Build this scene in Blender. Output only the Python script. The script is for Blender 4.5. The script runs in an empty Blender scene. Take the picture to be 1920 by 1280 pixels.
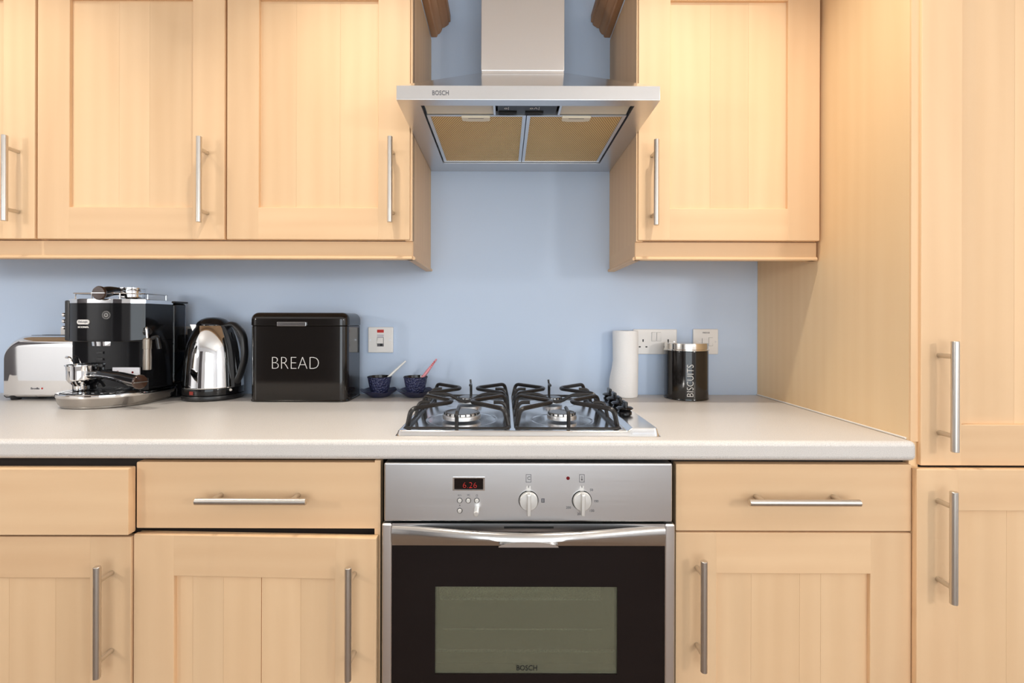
import bpy, bmesh, math, random
from mathutils import Vector, Matrix

random.seed(7)
SC = bpy.context.scene
COL = SC.collection
R = math.radians

# ------------------------------------------------------------------ camera
F_PX = 880.0            # focal length in pixels of a 1920 wide frame
PX0, PY0 = 945.0, 600.0  # where the optical axis meets the frame
DIST = 1.575            # camera to the blue wall
CAM_Y, CAM_Z = -DIST, 1.157
ROLL = R(0.15)
cam_data = bpy.data.cameras.new('camera')
cam_data.sensor_width = 36.0
cam_data.lens = F_PX * 36.0 / 1920.0
cam_data.shift_x = (960 - PX0) / 1920.0
cam_data.shift_y = -(640 - PY0) / 1920.0
cam_data.clip_start = 0.05
cam = bpy.data.objects.new('camera', cam_data)
COL.objects.link(cam)
cam.matrix_world = Matrix.Translation((0, CAM_Y, CAM_Z)) @ Matrix.Rotation(R(90), 4, 'X') @ Matrix.Rotation(ROLL, 4, 'Z')
SC.camera = cam

# ------------------------------------------------------------------ world, view
SC.view_settings.view_transform = 'Standard'
SC.view_settings.look = 'None'
SC.view_settings.gamma = 1.0
SC.view_settings.use_curve_mapping = False
SC.view_settings.exposure = 0.04
world = bpy.data.worlds.new('world'); SC.world = world
world.use_nodes = True
world.node_tree.nodes['Background'].inputs[0].default_value = (0.75, 0.87, 1.0, 1)
world.node_tree.nodes['Background'].inputs[1].default_value = 1.0
SC.cycles.use_denoising = True
SC.cycles.max_bounces = 12
SC.cycles.diffuse_bounces = 6
SC.cycles.glossy_bounces = 5
SC.cycles.caustics_reflective = False
SC.cycles.caustics_refractive = False

CEIL = 2.36
def lamp(name, kind, loc, power, color, rot=(0, 0, 0), **kw):
    l = bpy.data.lights.new(name, kind)
    l.energy = power; l.color = color
    for k, v in kw.items(): setattr(l, k, v)
    o = bpy.data.objects.new(name, l); COL.objects.link(o)
    o.location = loc; o.rotation_euler = rot
    return o
WARM = (1.0, 0.945, 0.84)
SOFT = (1.0, 0.955, 0.90)
# downlights over the worktop edge
for lx, pw in ((-1.30, 2.7), (-0.40, 3.3), (0.50, 3.9)):
    lamp('downlight', 'AREA', (lx, -0.70, CEIL - 0.012), pw, WARM, shape='DISK', size=0.055, spread=R(108))
# two added point lights fill cabinet sides and fronts; bearings follow handle shadows
for lx, ly, pw in ((-2.05, -1.80, 25), (1.50, -2.35, 31)):
    lamp('room_fill', 'POINT', (lx, ly, 1.46), pw, SOFT, shadow_soft_size=0.11)
# daylight through the window in the opposite wall
ROOM_BACK = -3.6
lamp('window_daylight', 'AREA', (0.1, ROOM_BACK + 0.03, 1.18), 29, (0.90, 0.97, 1.0), rot=(R(90), 0, 0),
     shape='RECTANGLE', size=2.0, size_y=1.6)

# ------------------------------------------------------------------ pixel helpers
def X(px, d, py=PY0):
    return ((px - PX0) + ROLL * (py - PY0)) / F_PX * d
def Z(py, d, px=PX0):
    return CAM_Z - ((py - PY0) - ROLL * (px - PX0)) / F_PX * d
def Y(d):
    return d - DIST
TOP = 0.910             # worktop surface

# ------------------------------------------------------------------ materials
def new_mat(name):
    m = bpy.data.materials.new(name); m.use_nodes = True
    return m, m.node_tree, m.node_tree.nodes['Principled BSDF']
def lin(r, g, b):
    f = lambda c: (c / 255 / 12.92) if c <= 10.3 else (((c / 255) + 0.055) / 1.055) ** 2.4
    return (f(r), f(g), f(b), 1)
def mat(name, color, rough=0.5, metal=0.0, spec=0.5, coat=0.0, emit=None, emit_s=0.0, trans=0.0, bump=None, alpha=1.0):
    m, nt, b = new_mat(name)
    b.inputs['Base Color'].default_value = color
    b.inputs['Roughness'].default_value = rough
    b.inputs['Metallic'].default_value = metal
    b.inputs['Specular IOR Level'].default_value = spec
    b.inputs['Coat Weight'].default_value = coat
    b.inputs['Coat Roughness'].default_value = 0.05
    b.inputs['Transmission Weight'].default_value = trans
    b.inputs['Alpha'].default_value = alpha
    if emit:
        b.inputs['Emission Color'].default_value = emit
        b.inputs['Emission Strength'].default_value = emit_s
    if bump:
        sc, st, det = bump
        tc = nt.nodes.new('ShaderNodeTexCoord'); n = nt.nodes.new('ShaderNodeTexNoise')
        n.inputs['Scale'].default_value = sc; n.inputs['Detail'].default_value = det
        bp = nt.nodes.new('ShaderNodeBump'); bp.inputs['Strength'].default_value = st
        bp.inputs['Distance'].default_value = 0.002
        nt.links.new(tc.outputs['Object'], n.inputs['Vector'])
        nt.links.new(n.outputs['Fac'], bp.inputs['Height'])
        nt.links.new(bp.outputs['Normal'], b.inputs['Normal'])
    return m

def wood(name, dark, light, axis='Z', rough=0.36, tone=0.05, seed=0.0):
    m, nt, b = new_mat(name)
    N, L = nt.nodes, nt.links
    tc = N.new('ShaderNodeTexCoord'); oi = N.new('ShaderNodeObjectInfo')
    mul = N.new('ShaderNodeVectorMath'); mul.operation = 'SCALE'; mul.inputs['Scale'].default_value = 7.0
    comb = N.new('ShaderNodeCombineXYZ')
    for i in range(3): L.new(oi.outputs['Random'], comb.inputs[i])
    L.new(comb.outputs[0], mul.inputs[0])
    add = N.new('ShaderNodeVectorMath'); add.operation = 'ADD'
    L.new(tc.outputs['Object'], add.inputs[0]); L.new(mul.outputs[0], add.inputs[1])
    def mapped(across, along):
        mp = N.new('ShaderNodeMapping')
        s = [across] * 3; s['XYZ'.index(axis)] = along
        mp.inputs['Scale'].default_value = s
        L.new(add.outputs[0], mp.inputs['Vector']); return mp
    n1 = N.new('ShaderNodeTexNoise'); n1.inputs['Scale'].default_value = 1.0
    n1.inputs['Detail'].default_value = 3; n1.inputs['Distortion'].default_value = 1.2
    L.new(mapped(6, 0.7).outputs[0], n1.inputs['Vector'])
    n2 = N.new('ShaderNodeTexNoise'); n2.inputs['Scale'].default_value = 1.0
    n2.inputs['Detail'].default_value = 4
    L.new(mapped(190, 7).outputs[0], n2.inputs['Vector'])
    # cathedral figure: warped rings
    w = N.new('ShaderNodeTexWave'); w.wave_type = 'RINGS'; w.rings_direction = 'X' if axis == 'X' else 'Z'
    w.inputs['Scale'].default_value = 1.4; w.inputs['Distortion'].default_value = 5.0
    w.inputs['Detail'].default_value = 2; w.inputs['Detail Scale'].default_value = 0.8
    L.new(mapped(7, 0.5).outputs[0], w.inputs['Vector'])
    m1 = N.new('ShaderNodeMix'); m1.data_type = 'FLOAT'; m1.inputs[0].default_value = 0.09
    L.new(n1.outputs['Fac'], m1.inputs[2]); L.new(n2.outputs['Fac'], m1.inputs[3])
    m2 = N.new('ShaderNodeMix'); m2.data_type = 'FLOAT'; m2.inputs[0].default_value = 0.13
    L.new(m1.outputs[0], m2.inputs[2]); L.new(w.outputs['Fac'], m2.inputs[3])
    cr = N.new('ShaderNodeValToRGB')
    cr.color_ramp.elements[0].position = 0.18; cr.color_ramp.elements[0].color = dark
    cr.color_ramp.elements[1].position = 0.82; cr.color_ramp.elements[1].color = light
    L.new(m2.outputs[0], cr.inputs[0])
    hsv = N.new('ShaderNodeHueSaturation')
    mr = N.new('ShaderNodeMapRange'); mr.inputs[3].default_value = 1 - tone; mr.inputs[4].default_value = 1 + tone * 0.6
    L.new(oi.outputs['Random'], mr.inputs[0]); L.new(mr.outputs[0], hsv.inputs['Value'])
    L.new(cr.outputs[0], hsv.inputs['Color'])
    L.new(hsv.outputs[0], b.inputs['Base Color'])
    b.inputs['Specular IOR Level'].default_value = 0.22
    b.inputs['Roughness'].default_value = rough + 0.10
    bp = N.new('ShaderNodeBump'); bp.inputs['Strength'].default_value = 0.05; bp.inputs['Distance'].default_value = 0.001
    L.new(n2.outputs['Fac'], bp.inputs['Height']); L.new(bp.outputs[0], b.inputs['Normal'])
    return m

def brushed(name, color, rough, axis='X', var=0.08, fine=260, bump=0.0):
    m, nt, b = new_mat(name)
    N, L = nt.nodes, nt.links
    tc = N.new('ShaderNodeTexCoord'); mp = N.new('ShaderNodeMapping')
    s = [fine] * 3; s['XYZ'.index(axis)] = 3
    mp.inputs['Scale'].default_value = s
    n = N.new('ShaderNodeTexNoise'); n.inputs['Scale'].default_value = 1; n.inputs['Detail'].default_value = 3
    L.new(tc.outputs['Object'], mp.inputs[0]); L.new(mp.outputs[0], n.inputs['Vector'])
    mr = N.new('ShaderNodeMapRange'); mr.inputs[3].default_value = rough - var; mr.inputs[4].default_value = rough + var
    L.new(n.outputs['Fac'], mr.inputs[0]); L.new(mr.outputs[0], b.inputs['Roughness'])
    b.inputs['Base Color'].default_value = color; b.inputs['Metallic'].default_value = 1.0
    bp = N.new('ShaderNodeBump'); bp.inputs['Strength'].default_value = bump; bp.inputs['Distance'].default_value = 0.0006
    if bump > 0:
        L.new(n.outputs['Fac'], bp.inputs['Height']); L.new(bp.outputs[0], b.inputs['Normal'])
    return m

def speckled(name, base, dark, light, scale=900, rough=0.38):
    m, nt, b = new_mat(name)
    N, L = nt.nodes, nt.links
    tc = N.new('ShaderNodeTexCoord'); n = N.new('ShaderNodeTexNoise')
    n.inputs['Scale'].default_value = scale; n.inputs['Detail'].default_value = 1
    L.new(tc.outputs['Object'], n.inputs['Vector'])
    cr = N.new('ShaderNodeValToRGB'); e = cr.color_ramp.elements
    e[0].position = 0.30; e[0].color = dark
    e[1].position = 0.72; e[1].color = light
    k = cr.color_ramp.elements.new(0.48); k.color = base
    L.new(n.outputs['Fac'], cr.inputs[0]); L.new(cr.outputs[0], b.inputs['Base Color'])
    b.inputs['Roughness'].default_value = rough
    return m

def filter_mesh(name):
    m, nt, b = new_mat(name)
    N, L = nt.nodes, nt.links
    tc = N.new('ShaderNodeTexCoord')
    outs = []
    for ang in (28, -28):
        mp = N.new('ShaderNodeMapping'); mp.inputs['Rotation'].default_value = (0, 0, R(ang))
        w = N.new('ShaderNodeTexWave'); w.inputs['Scale'].default_value = 58
        w.inputs['Distortion'].default_value = 0.6; w.inputs['Detail'].default_value = 0
        L.new(tc.outputs['Object'], mp.inputs[0]); L.new(mp.outputs[0], w.inputs['Vector'])
        outs.append(w)
    mx = N.new('ShaderNodeMath'); mx.operation = 'MAXIMUM'
    L.new(outs[0].outputs['Fac'], mx.inputs[0]); L.new(outs[1].outputs['Fac'], mx.inputs[1])
    cr = N.new('ShaderNodeValToRGB')
    cr.color_ramp.elements[0].color = lin(128, 92, 40); cr.color_ramp.elements[0].position = 0.35
    cr.color_ramp.elements[1].color = lin(250, 214, 146); cr.color_ramp.elements[1].position = 0.95
    L.new(mx.outputs[0], cr.inputs[0]); L.new(cr.outputs[0], b.inputs['Base Color'])
    b.inputs['Metallic'].default_value = 0.35; b.inputs['Roughness'].default_value = 0.5
    bp = N.new('ShaderNodeBump'); bp.inputs['Strength'].default_value = 0.5; bp.inputs['Distance'].default_value = 0.002
    L.new(mx.outputs[0], bp.inputs['Height']); L.new(bp.outputs[0], b.inputs['Normal'])
    return m

def glass(name, tint, film=None, rough=0.02):
    """thin pane: tinted see-through plus mirror by Fresnel"""
    m = bpy.data.materials.new(name); m.use_nodes = True
    nt = m.node_tree; N, L = nt.nodes, nt.links; N.clear()
    out = N.new('ShaderNodeOutputMaterial'); t = N.new('ShaderNodeBsdfTransparent'); g = N.new('ShaderNodeBsdfGlossy')
    t.inputs[0].default_value = tint; g.inputs['Roughness'].default_value = rough
    fr = N.new('ShaderNodeFresnel'); fr.inputs[0].default_value = 1.5
    mx = N.new('ShaderNodeMixShader')
    body = t
    if film:      # fine printed dot screen on the inside of the pane
        d = N.new('ShaderNodeBsdfDiffuse'); d.inputs[0].default_value = film
        tc = N.new('ShaderNodeTexCoord'); v = N.new('ShaderNodeTexNoise'); v.inputs['Scale'].default_value = 420
        L.new(tc.outputs['Object'], v.inputs['Vector'])
        mr = N.new('ShaderNodeMapRange'); mr.inputs[1].default_value = 0.3; mr.inputs[2].default_value = 0.7
        mr.inputs[3].default_value = 0.28; mr.inputs[4].default_value = 0.52
        L.new(v.outputs['Fac'], mr.inputs[0])
        body = N.new('ShaderNodeMixShader')
        L.new(mr.outputs[0], body.inputs[0]); L.new(t.outputs[0], body.inputs[1]); L.new(d.outputs[0], body.inputs[2])
    L.new(fr.outputs[0], mx.inputs[0]); L.new(body.outputs[0], mx.inputs[1]); L.new(g.outputs[0], mx.inputs[2])
    L.new(mx.outputs[0], out.inputs[0])
    return m

def hammered(name, color, scale, rough, spec=0.5):
    m, nt, b = new_mat(name)
    N, L = nt.nodes, nt.links
    tc = N.new('ShaderNodeTexCoord'); v = N.new('ShaderNodeTexVoronoi'); v.inputs['Scale'].default_value = scale
    L.new(tc.outputs['Object'], v.inputs['Vector'])
    bp = N.new('ShaderNodeBump'); bp.inputs['Strength'].default_value = 1.0; bp.inputs['Distance'].default_value = 0.005
    L.new(v.outputs['Distance'], bp.inputs['Height']); L.new(bp.outputs[0], b.inputs['Normal'])
    b.inputs['Base Color'].default_value = color; b.inputs['Roughness'].default_value = rough
    b.inputs['Specular IOR Level'].default_value = spec
    return m

W_DARK, W_LIGHT = lin(222, 183, 142), lin(236, 201, 160)
M = {}
M['wood_v'] = wood('maple_upright', W_DARK, W_LIGHT, 'Z')
M['wood_h'] = wood('maple_level', W_DARK, W_LIGHT, 'X')
M['wood_y'] = wood('maple_deep', W_DARK, W_LIGHT, 'Y')
M['veneer'] = wood('maple_panel', lin(234, 200, 154), lin(244, 214, 172), 'Z', rough=0.30, tone=0.02)
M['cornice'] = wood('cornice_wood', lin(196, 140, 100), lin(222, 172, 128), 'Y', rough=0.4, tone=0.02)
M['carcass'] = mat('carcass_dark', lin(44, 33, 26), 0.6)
M['handle'] = brushed('satin_nickel', (0.68, 0.63, 0.57, 1), 0.34, 'Z', 0.05)
M['handle_h'] = brushed('satin_nickel_level', (0.68, 0.63, 0.57, 1), 0.34, 'X', 0.05)
M['steel'] = brushed('brushed_steel', (0.70, 0.69, 0.69, 1), 0.30, 'X', 0.03)
M['steel_v'] = brushed('brushed_steel_upright', (0.83, 0.80, 0.78, 1), 0.33, 'Z', 0.03, 500)
M['steel_hob'] = brushed('hob_steel', (0.80, 0.80, 0.80, 1), 0.15, 'Y', 0.03)
M['canopy'] = brushed('canopy_steel', (0.74, 0.73, 0.72, 1), 0.17, 'X', 0.03)
M['handle_steel'] = brushed('oven_handle_steel', (0.62, 0.60, 0.58, 1), 0.18, 'X', 0.03)
M['base_metal'] = mat('base_satin', (0.50, 0.47, 0.44, 1), 0.2, 1.0)
M['nozzle'] = mat('nozzle_metal', (0.30, 0.26, 0.22, 1), 0.35, 0.9)
M['chrome'] = mat('chrome', (0.86, 0.86, 0.86, 1), 0.04, 1.0)
M['chrome_soft'] = mat('soft_chrome', (0.80, 0.79, 0.78, 1), 0.14, 1.0)
M['alu'] = mat('aluminium', (0.75, 0.76, 0.78, 1), 0.38, 1.0)
M['black'] = mat('black_gloss', (0.007, 0.007, 0.008, 1), 0.09, 0, 0.45)
M['black_tin'] = mat('black_enamel', (0.010, 0.008, 0.007, 1), 0.10, 0, 0.5, coat=0.12)
M['black_soft'] = mat('black_plastic', (0.015, 0.015, 0.016, 1), 0.32)
M['iron'] = mat('black_iron', (0.012, 0.010, 0.009, 1), 0.30, 0, 0.5, bump=(300, 0.3, 3))
M['cap'] = mat('burner_enamel', (0.06, 0.055, 0.05, 1), 0.16, 0, 0.7)
M['dark_hole'] = mat('dark_hole', (0.004, 0.004, 0.004, 1), 0.7)
M['white'] = mat('white_plastic', lin(240, 238, 235), 0.28)
M['cream'] = mat('cream_plastic', lin(238, 228, 205), 0.4)
M['paper'] = mat('kitchen_paper', (0.93, 0.925, 0.92, 1), 0.9, spec=0.1, bump=(220, 0.5, 2))
M['laminate'] = speckled('laminate', lin(212, 206, 200), lin(184, 179, 175), lin(224, 219, 214))
M['wall'] = mat('blue_paint', (0.58, 0.695, 0.87, 1), 0.55, spec=0.3, bump=(180, 0.05, 3))
M['wall_pale'] = mat('pale_paint', lin(232, 236, 242), 0.8, spec=0.2)
M['ceiling'] = mat('ceiling_paint', lin(245, 243, 240), 0.9, spec=0.1)
M['floor'] = wood('floor_boards', lin(104, 88, 76), lin(128, 110, 96), 'X', rough=0.4)
M['filter'] = filter_mesh('grease_filter')
M['lens'] = mat('lamp_lens', lin(222, 214, 196), 0.25, 0, 0.5)
M['oven_glass'] = mat('black_glass', (0.009, 0.006, 0.006, 1), 0.06, 0, 0.32)
M['rack_metal'] = mat('rack_metal', (0.9, 0.9, 0.88, 1), 0.35)
M['oven_pane'] = glass('oven_window_glass', (0.92, 0.94, 0.86, 1), film=(0.25, 0.245, 0.165, 1))
M['cavity'] = mat('oven_enamel', (0.72, 0.72, 0.54, 1), 0.6)
M['digit'] = mat('red_digits', (0.3, 0.01, 0.01, 1), 0.5, emit=(1.0, 0.04, 0.03, 1), emit_s=0.6)
M['display'] = mat('display_black', (0.006, 0.003, 0.003, 1), 0.10)
M['ink'] = mat('dark_print', lin(88, 88, 94), 0.6)
M['white_print'] = mat('white_print', lin(225, 222, 218), 0.5)
M['emblem_grey'] = mat('emblem_grey', lin(128, 126, 124), 0.4)
M['red_lamp'] = mat('red_neon_window', lin(200, 40, 25), 0.25)
M['red_dark'] = mat('dark_red_lamp', lin(110, 15, 20), 0.2)
M['red_dull'] = mat('dull_red_print', lin(138, 44, 36), 0.4)
M['red_print'] = mat('red_print', lin(190, 40, 40), 0.4)
M['knob_steel'] = mat('knob_satin', (0.82, 0.80, 0.76, 1), 0.36, 0.85)
M['tank'] = glass('smoky_tank', (0.42, 0.44, 0.48, 1))
M['cup'] = hammered('navy_cast_iron', lin(54, 58, 92), 150, 0.42)
M['cup_in'] = mat('dark_enamel', (0.012, 0.010, 0.010, 1), 0.12)
M['saucer'] = mat('navy_glaze', lin(34, 38, 74), 0.30, bump=(90, 0.35, 3))
M['porcelain'] = mat('white_porcelain', lin(240, 240, 236), 0.2)
M['pink'] = mat('pink_porcelain', lin(232, 150, 160), 0.25)
M['brown_disc'] = mat('brown_gloss', (0.05, 0.022, 0.012, 1), 0.12, coat=0.5)
M['sticker'] = mat('sticker', lin(225, 225, 232), 0.4)
M['lid'] = brushed('lid_steel', (0.76, 0.72, 0.66, 1), 0.16, 'X', 0.04)
M['window_frame'] = mat('window_frame', lin(240, 240, 240), 0.4)
M['pane'] = glass('window_pane', (0.95, 0.97, 1, 1))
M['sealant'] = mat('sealant', lin(236, 232, 226), 0.4)
M['door_dark'] = mat('doorway_dark', lin(70, 66, 70), 0.6)

# ------------------------------------------------------------------ mesh helpers
def new(): return bmesh.new()
def box(bm, x0, x1, y0, y1, z0, z1, bev=0.0, seg=2):
    r = bmesh.ops.create_cube(bm, size=1.0)
    vs = r['verts']
    for v in vs:
        v.co = Vector((x0 + (v.co.x + .5) * (x1 - x0), y0 + (v.co.y + .5) * (y1 - y0), z0 + (v.co.z + .5) * (z1 - z0)))
    if bev > 0:
        es = list({e for v in vs for e in v.link_edges})
        bmesh.ops.bevel(bm, geom=es, offset=bev, segments=seg, profile=0.5, affect='EDGES', clamp_overlap=True)
    return bm
def B(*a, **k): return box(new(), *a, **k)
def loft(bm, rings, cap0=True, cap1=True, closed=True):
    vr = [[bm.verts.new(p) for p in ring] for ring in rings]
    n = len(vr[0])
    for a, b in zip(vr, vr[1:]):
        for i in range(n if closed else n - 1):
            j = (i + 1) % n
            bm.faces.new((a[i], a[j], b[j], b[i]))
    if cap0: bm.faces.new(list(reversed(vr[0])))
    if cap1: bm.faces.new(vr[-1])
    return bm
def lathe(bm, prof, c=(0, 0, 0), seg=32, mtx=None, cap0=True, cap1=True):
    """prof: list of (radius, height) about +Z"""
    mt = mtx or Matrix.Identity(4)
    rings = []
    for r, h in prof:
        r = max(r, 1e-5)
        rings.append([Vector(c) + mt @ Vector((r * math.cos(2 * math.pi * i / seg), r * math.sin(2 * math.pi * i / seg), h)) for i in range(seg)])
    return loft(bm, rings, cap0, cap1)
def cyl(bm, p0, p1, r0, r1=None, seg=16, bev=0.0):
    p0, p1 = Vector(p0), Vector(p1); ax = p1 - p0; h = ax.length
    mt = ax.to_track_quat('Z', 'Y').to_matrix().to_4x4()
    r1 = r0 if r1 is None else r1
    pr = [(r0, 0), (r1, h)] if bev <= 0 else [(r0 - bev, 0), (r0, bev), (r1, h - bev), (r1 - bev, h)]
    return lathe(bm, pr, p0, seg, mt)
def fillet(pts, r, n=4):
    pts = [Vector(p) for p in pts]; out = [pts[0]]
    for a, b, c in zip(pts, pts[1:], pts[2:]):
        u, v = (a - b), (c - b); k = min(r, u.length * .48, v.length * .48)
        p, q = b + u.normalized() * k, b + v.normalized() * k
        for i in range(n + 1):
            t = i / n
            out.append((1 - t) ** 2 * p + 2 * t * (1 - t) * b + t * t * q)
    out.append(pts[-1]); return out
def tube(bm, pts, r, seg=8, closed=False, ry=None, up=None):
    pts = [Vector(p) for p in pts]; n = len(pts)
    rr = r if isinstance(r, (list, tuple)) else [r] * n
    rings = []; nrm = None
    for i in range(n):
        if closed: t = pts[(i + 1) % n] - pts[i - 1]
        else: t = pts[min(i + 1, n - 1)] - pts[max(i - 1, 0)]
        t.normalize()
        if up is not None:
            u = Vector(up); nrm = (u - t * u.dot(t)).normalized()
        elif nrm is None:
            a = Vector((0, 0, 1)) if abs(t.z) < .9 else Vector((0, 1, 0))
            nrm = (a - t * a.dot(t)).normalized()
        else:
            nrm = (nrm - t * nrm.dot(t)).normalized()
        bi = t.cross(nrm); k = (ry / r if (ry and not isinstance(r, (list, tuple))) else 1.0)
        rings.append([pts[i] + nrm * (rr[i] * math.cos(2 * math.pi * j / seg)) + bi * (rr[i] * k * math.sin(2 * math.pi * j / seg)) for j in range(seg)])
    if closed:
        rings.append(rings[0])
        vr = [[bm.verts.new(p) for p in ring] for ring in rings[:-1]]; vr.append(vr[0])
        for a, b in zip(vr, vr[1:]):
            for i in range(seg):
                j = (i + 1) % seg; bm.faces.new((a[i], a[j], b[j], b[i]))
        return bm
    return loft(bm, rings)
def ring_plate(bm, o, i, y0, y1, plane='XZ'):
    """rectangular frame: o, i = (a0,a1,b0,b1) outer and inner; thickness y0..y1 along the third axis"""
    def P(a, b, t): return (a, t, b) if plane == 'XZ' else (a, b, t)
    q = lambda r: [(r[0], r[2]), (r[1], r[2]), (r[1], r[3]), (r[0], r[3])]
    vo0 = [bm.verts.new(P(*p, y0)) for p in q(o)]; vi0 = [bm.verts.new(P(*p, y0)) for p in q(i)]
    vo1 = [bm.verts.new(P(*p, y1)) for p in q(o)]; vi1 = [bm.verts.new(P(*p, y1)) for p in q(i)]
    for k in range(4):
        j = (k + 1) % 4
        bm.faces.new((vo0[k], vo0[j], vi0[j], vi0[k])); bm.faces.new((vo1[j], vo1[k], vi1[k], vi1[j]))
        bm.faces.new((vo0[j], vo0[k], vo1[k], vo1[j])); bm.faces.new((vi0[k], vi0[j], vi1[j], vi1[k]))
    return bm
def prism(bm, poly, lo, hi, axis='X'):
    """poly of (a,b) swept along axis: X -> (a=y,b=z), Y -> (a=x,b=z), Z -> (a=x,b=y)"""
    def P(a, b, t): return {'X': (t, a, b), 'Y': (a, t, b), 'Z': (a, b, t)}[axis]
    return loft(bm, [[P(a, b, lo) for a, b in poly], [P(a, b, hi) for a, b in poly]])
def rrect(x0, x1, y0, y1, r, n=5):
    out = []
    for cx, cy, a in ((x1 - r, y1 - r, 0), (x0 + r, y1 - r, 90), (x0 + r, y0 + r, 180), (x1 - r, y0 + r, 270)):
        for i in range(n + 1):
            t = R(a + 90 * i / n); out.append((cx + r * math.cos(t), cy + r * math.sin(t)))
    return out
def finish(bm, ang=38):
    bmesh.ops.recalc_face_normals(bm, faces=bm.faces)
    a = R(ang)
    for f in bm.faces: f.smooth = True
    for e in bm.edges:
        if len(e.link_faces) == 2:
            if e.calc_face_angle(0) > a: e.smooth = False
def text_bm(body, size, depth=0.0003, thin=0.0, align='CENTER', space=1.0):
    cu = bpy.data.curves.new('lettering', 'FONT')
    cu.body = body; cu.size = size; cu.extrude = depth; cu.offset = thin
    cu.align_x = align; cu.align_y = 'CENTER'; cu.space_character = space; cu.resolution_u = 3
    o = bpy.data.objects.new('lettering', cu)
    me = o.to_mesh()
    bm = bmesh.new(); bm.from_mesh(me); o.to_mesh_clear()
    bpy.data.objects.remove(o); bpy.data.curves.remove(cu)
    return bm
def text_on_wall(body, size, loc, depth=0.0003, thin=0.0, rot=0.0, width=None, yaw=0.0, space=1.0):
    bm = text_bm(body, size, depth, thin, space=space)
    xs = [v.co.x for v in bm.verts]; ys = [v.co.y for v in bm.verts]
    cx, cy = (min(xs) + max(xs)) / 2, (min(ys) + max(ys)) / 2
    bm.transform(Matrix.Translation((-cx, -cy, 0)))
    if width: 
        k = width / (max(xs) - min(xs)); bm.transform(Matrix.Diagonal((k, 1, 1, 1)))
    bm.transform(Matrix.Translation(loc) @ Matrix.Rotation(yaw, 4, 'Z') @ Matrix.Rotation(R(90), 4, 'X') @ Matrix.Rotation(rot, 4, 'Z'))
    return bm

ORG = {}
XF = None
def thing(name, label, cat, loc, group=None):
    o = bpy.data.objects.new(name, None); COL.objects.link(o)
    o.empty_display_size = 0.05
    o.location = loc; o['label'] = label; o['category'] = cat
    if group: o['group'] = group
    ORG[o.name] = Vector(loc); return o
def mesh_obj(name, bm, m, org):
    if XF is not None: bm.transform(XF)
    finish(bm)
    bmesh.ops.translate(bm, verts=bm.verts, vec=-Vector(org))
    me = bpy.data.meshes.new(name); bm.to_mesh(me); bm.free()
    me.materials.append(M[m] if isinstance(m, str) else m)
    o = bpy.data.objects.new(name, me); COL.objects.link(o)
    wnm = o.modifiers.new('even_shading', 'WEIGHTED_NORMAL'); wnm.keep_sharp = True; wnm.weight = 100
    return o
def part(name, bm, m, parent, label=None, kind=None):
    org = ORG[parent.name]
    o = mesh_obj(name, bm, m, org); o.parent = parent
    ORG[o.name] = org
    if label: o['label'] = label
    if kind: o['kind'] = kind
    return o
def solo(name, bm, m, label, cat, org, group=None):
    o = mesh_obj(name, bm, m, org); o.location = org
    o['label'] = label; o['category'] = cat
    if group: o['group'] = group
    ORG[o.name] = Vector(org); return o
def struct(name, bm, m, org=(0, 0, 0)):
    o = mesh_obj(name, bm, m, org); o.location = org; o['kind'] = 'structure'
    ORG[o.name] = Vector(org); return o

# ------------------------------------------------------------------ room shell
RX0, RX1 = -2.75, 2.1
struct('floor', B(RX0, RX1, ROOM_BACK, 0.0, -0.05, 0.0), 'floor')
struct('ceiling', B(RX0, RX1, ROOM_BACK, 0.0, CEIL, CEIL + 0.05), 'ceiling')
struct('wall_back', B(RX0, RX1, 0.0, 0.08, 0, CEIL), 'wall')
struct('wall_left', B(RX0 - 0.08, RX0, ROOM_BACK, 0.08, 0, CEIL), 'wall_pale')
struct('wall_right', B(RX1, RX1 + 0.08, ROOM_BACK, 0.08, 0, CEIL), 'wall_pale')
wf = struct('wall_front', ring_plate(new(), (RX0, RX1, 0, CEIL), (-0.95, 1.15, 0.32, 2.04), ROOM_BACK - 0.08, ROOM_BACK), 'wall_pale')
wn = struct('window_1', ring_plate(new(), (-0.95, 1.15, 0.32, 2.04), (-0.89, 1.09, 0.38, 1.98), ROOM_BACK - 0.06, ROOM_BACK - 0.01), 'window_frame')
part('window_pane', B(-0.89, 1.09, ROOM_BACK - 0.04, ROOM_BACK - 0.035, 0.38, 1.98), 'pane', wn)
part('window_mullion', B(0.075, 0.125, ROOM_BACK - 0.055, ROOM_BACK - 0.02, 0.38, 1.98), 'window_frame', wn)
dr = struct('door_1', B(-2.55, -1.72, ROOM_BACK + 0.001, ROOM_BACK + 0.04, 0.0, 2.03, 0.003), 'door_dark')

struct('door_2', B(RX0 + 0.001, RX0 + 0.03, -1.34, -0.68, 0.0, 2.0, 0.003), 'door_dark')

# ------------------------------------------------------------------ cabinet doors and handles
def bar_handle(parent, x, z, yd, vertical=True, length=0.222, r=0.0068, post=0.035, mname=None):
    bm = new()
    h = length / 2; off = 0.08
    y = yd - post
    if vertical:
        cyl(bm, (x, y, z - h), (x, y, z + h), r, seg=18, bev=0.0008)
        for s in (-1, 1): cyl(bm, (x, yd, z + s * off), (x, y, z + s * off), 0.005, seg=12)
    else:
        cyl(bm, (x - h, y, z), (x + h, y, z), r, seg=18, bev=0.0008)
        for s in (-1, 1): cyl(bm, (x + s * off, yd, z), (x + s * off, y, z), 0.005, seg=12)
    return part('handle', bm, mname or ('handle' if vertical else 'handle_h'), parent)

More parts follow.
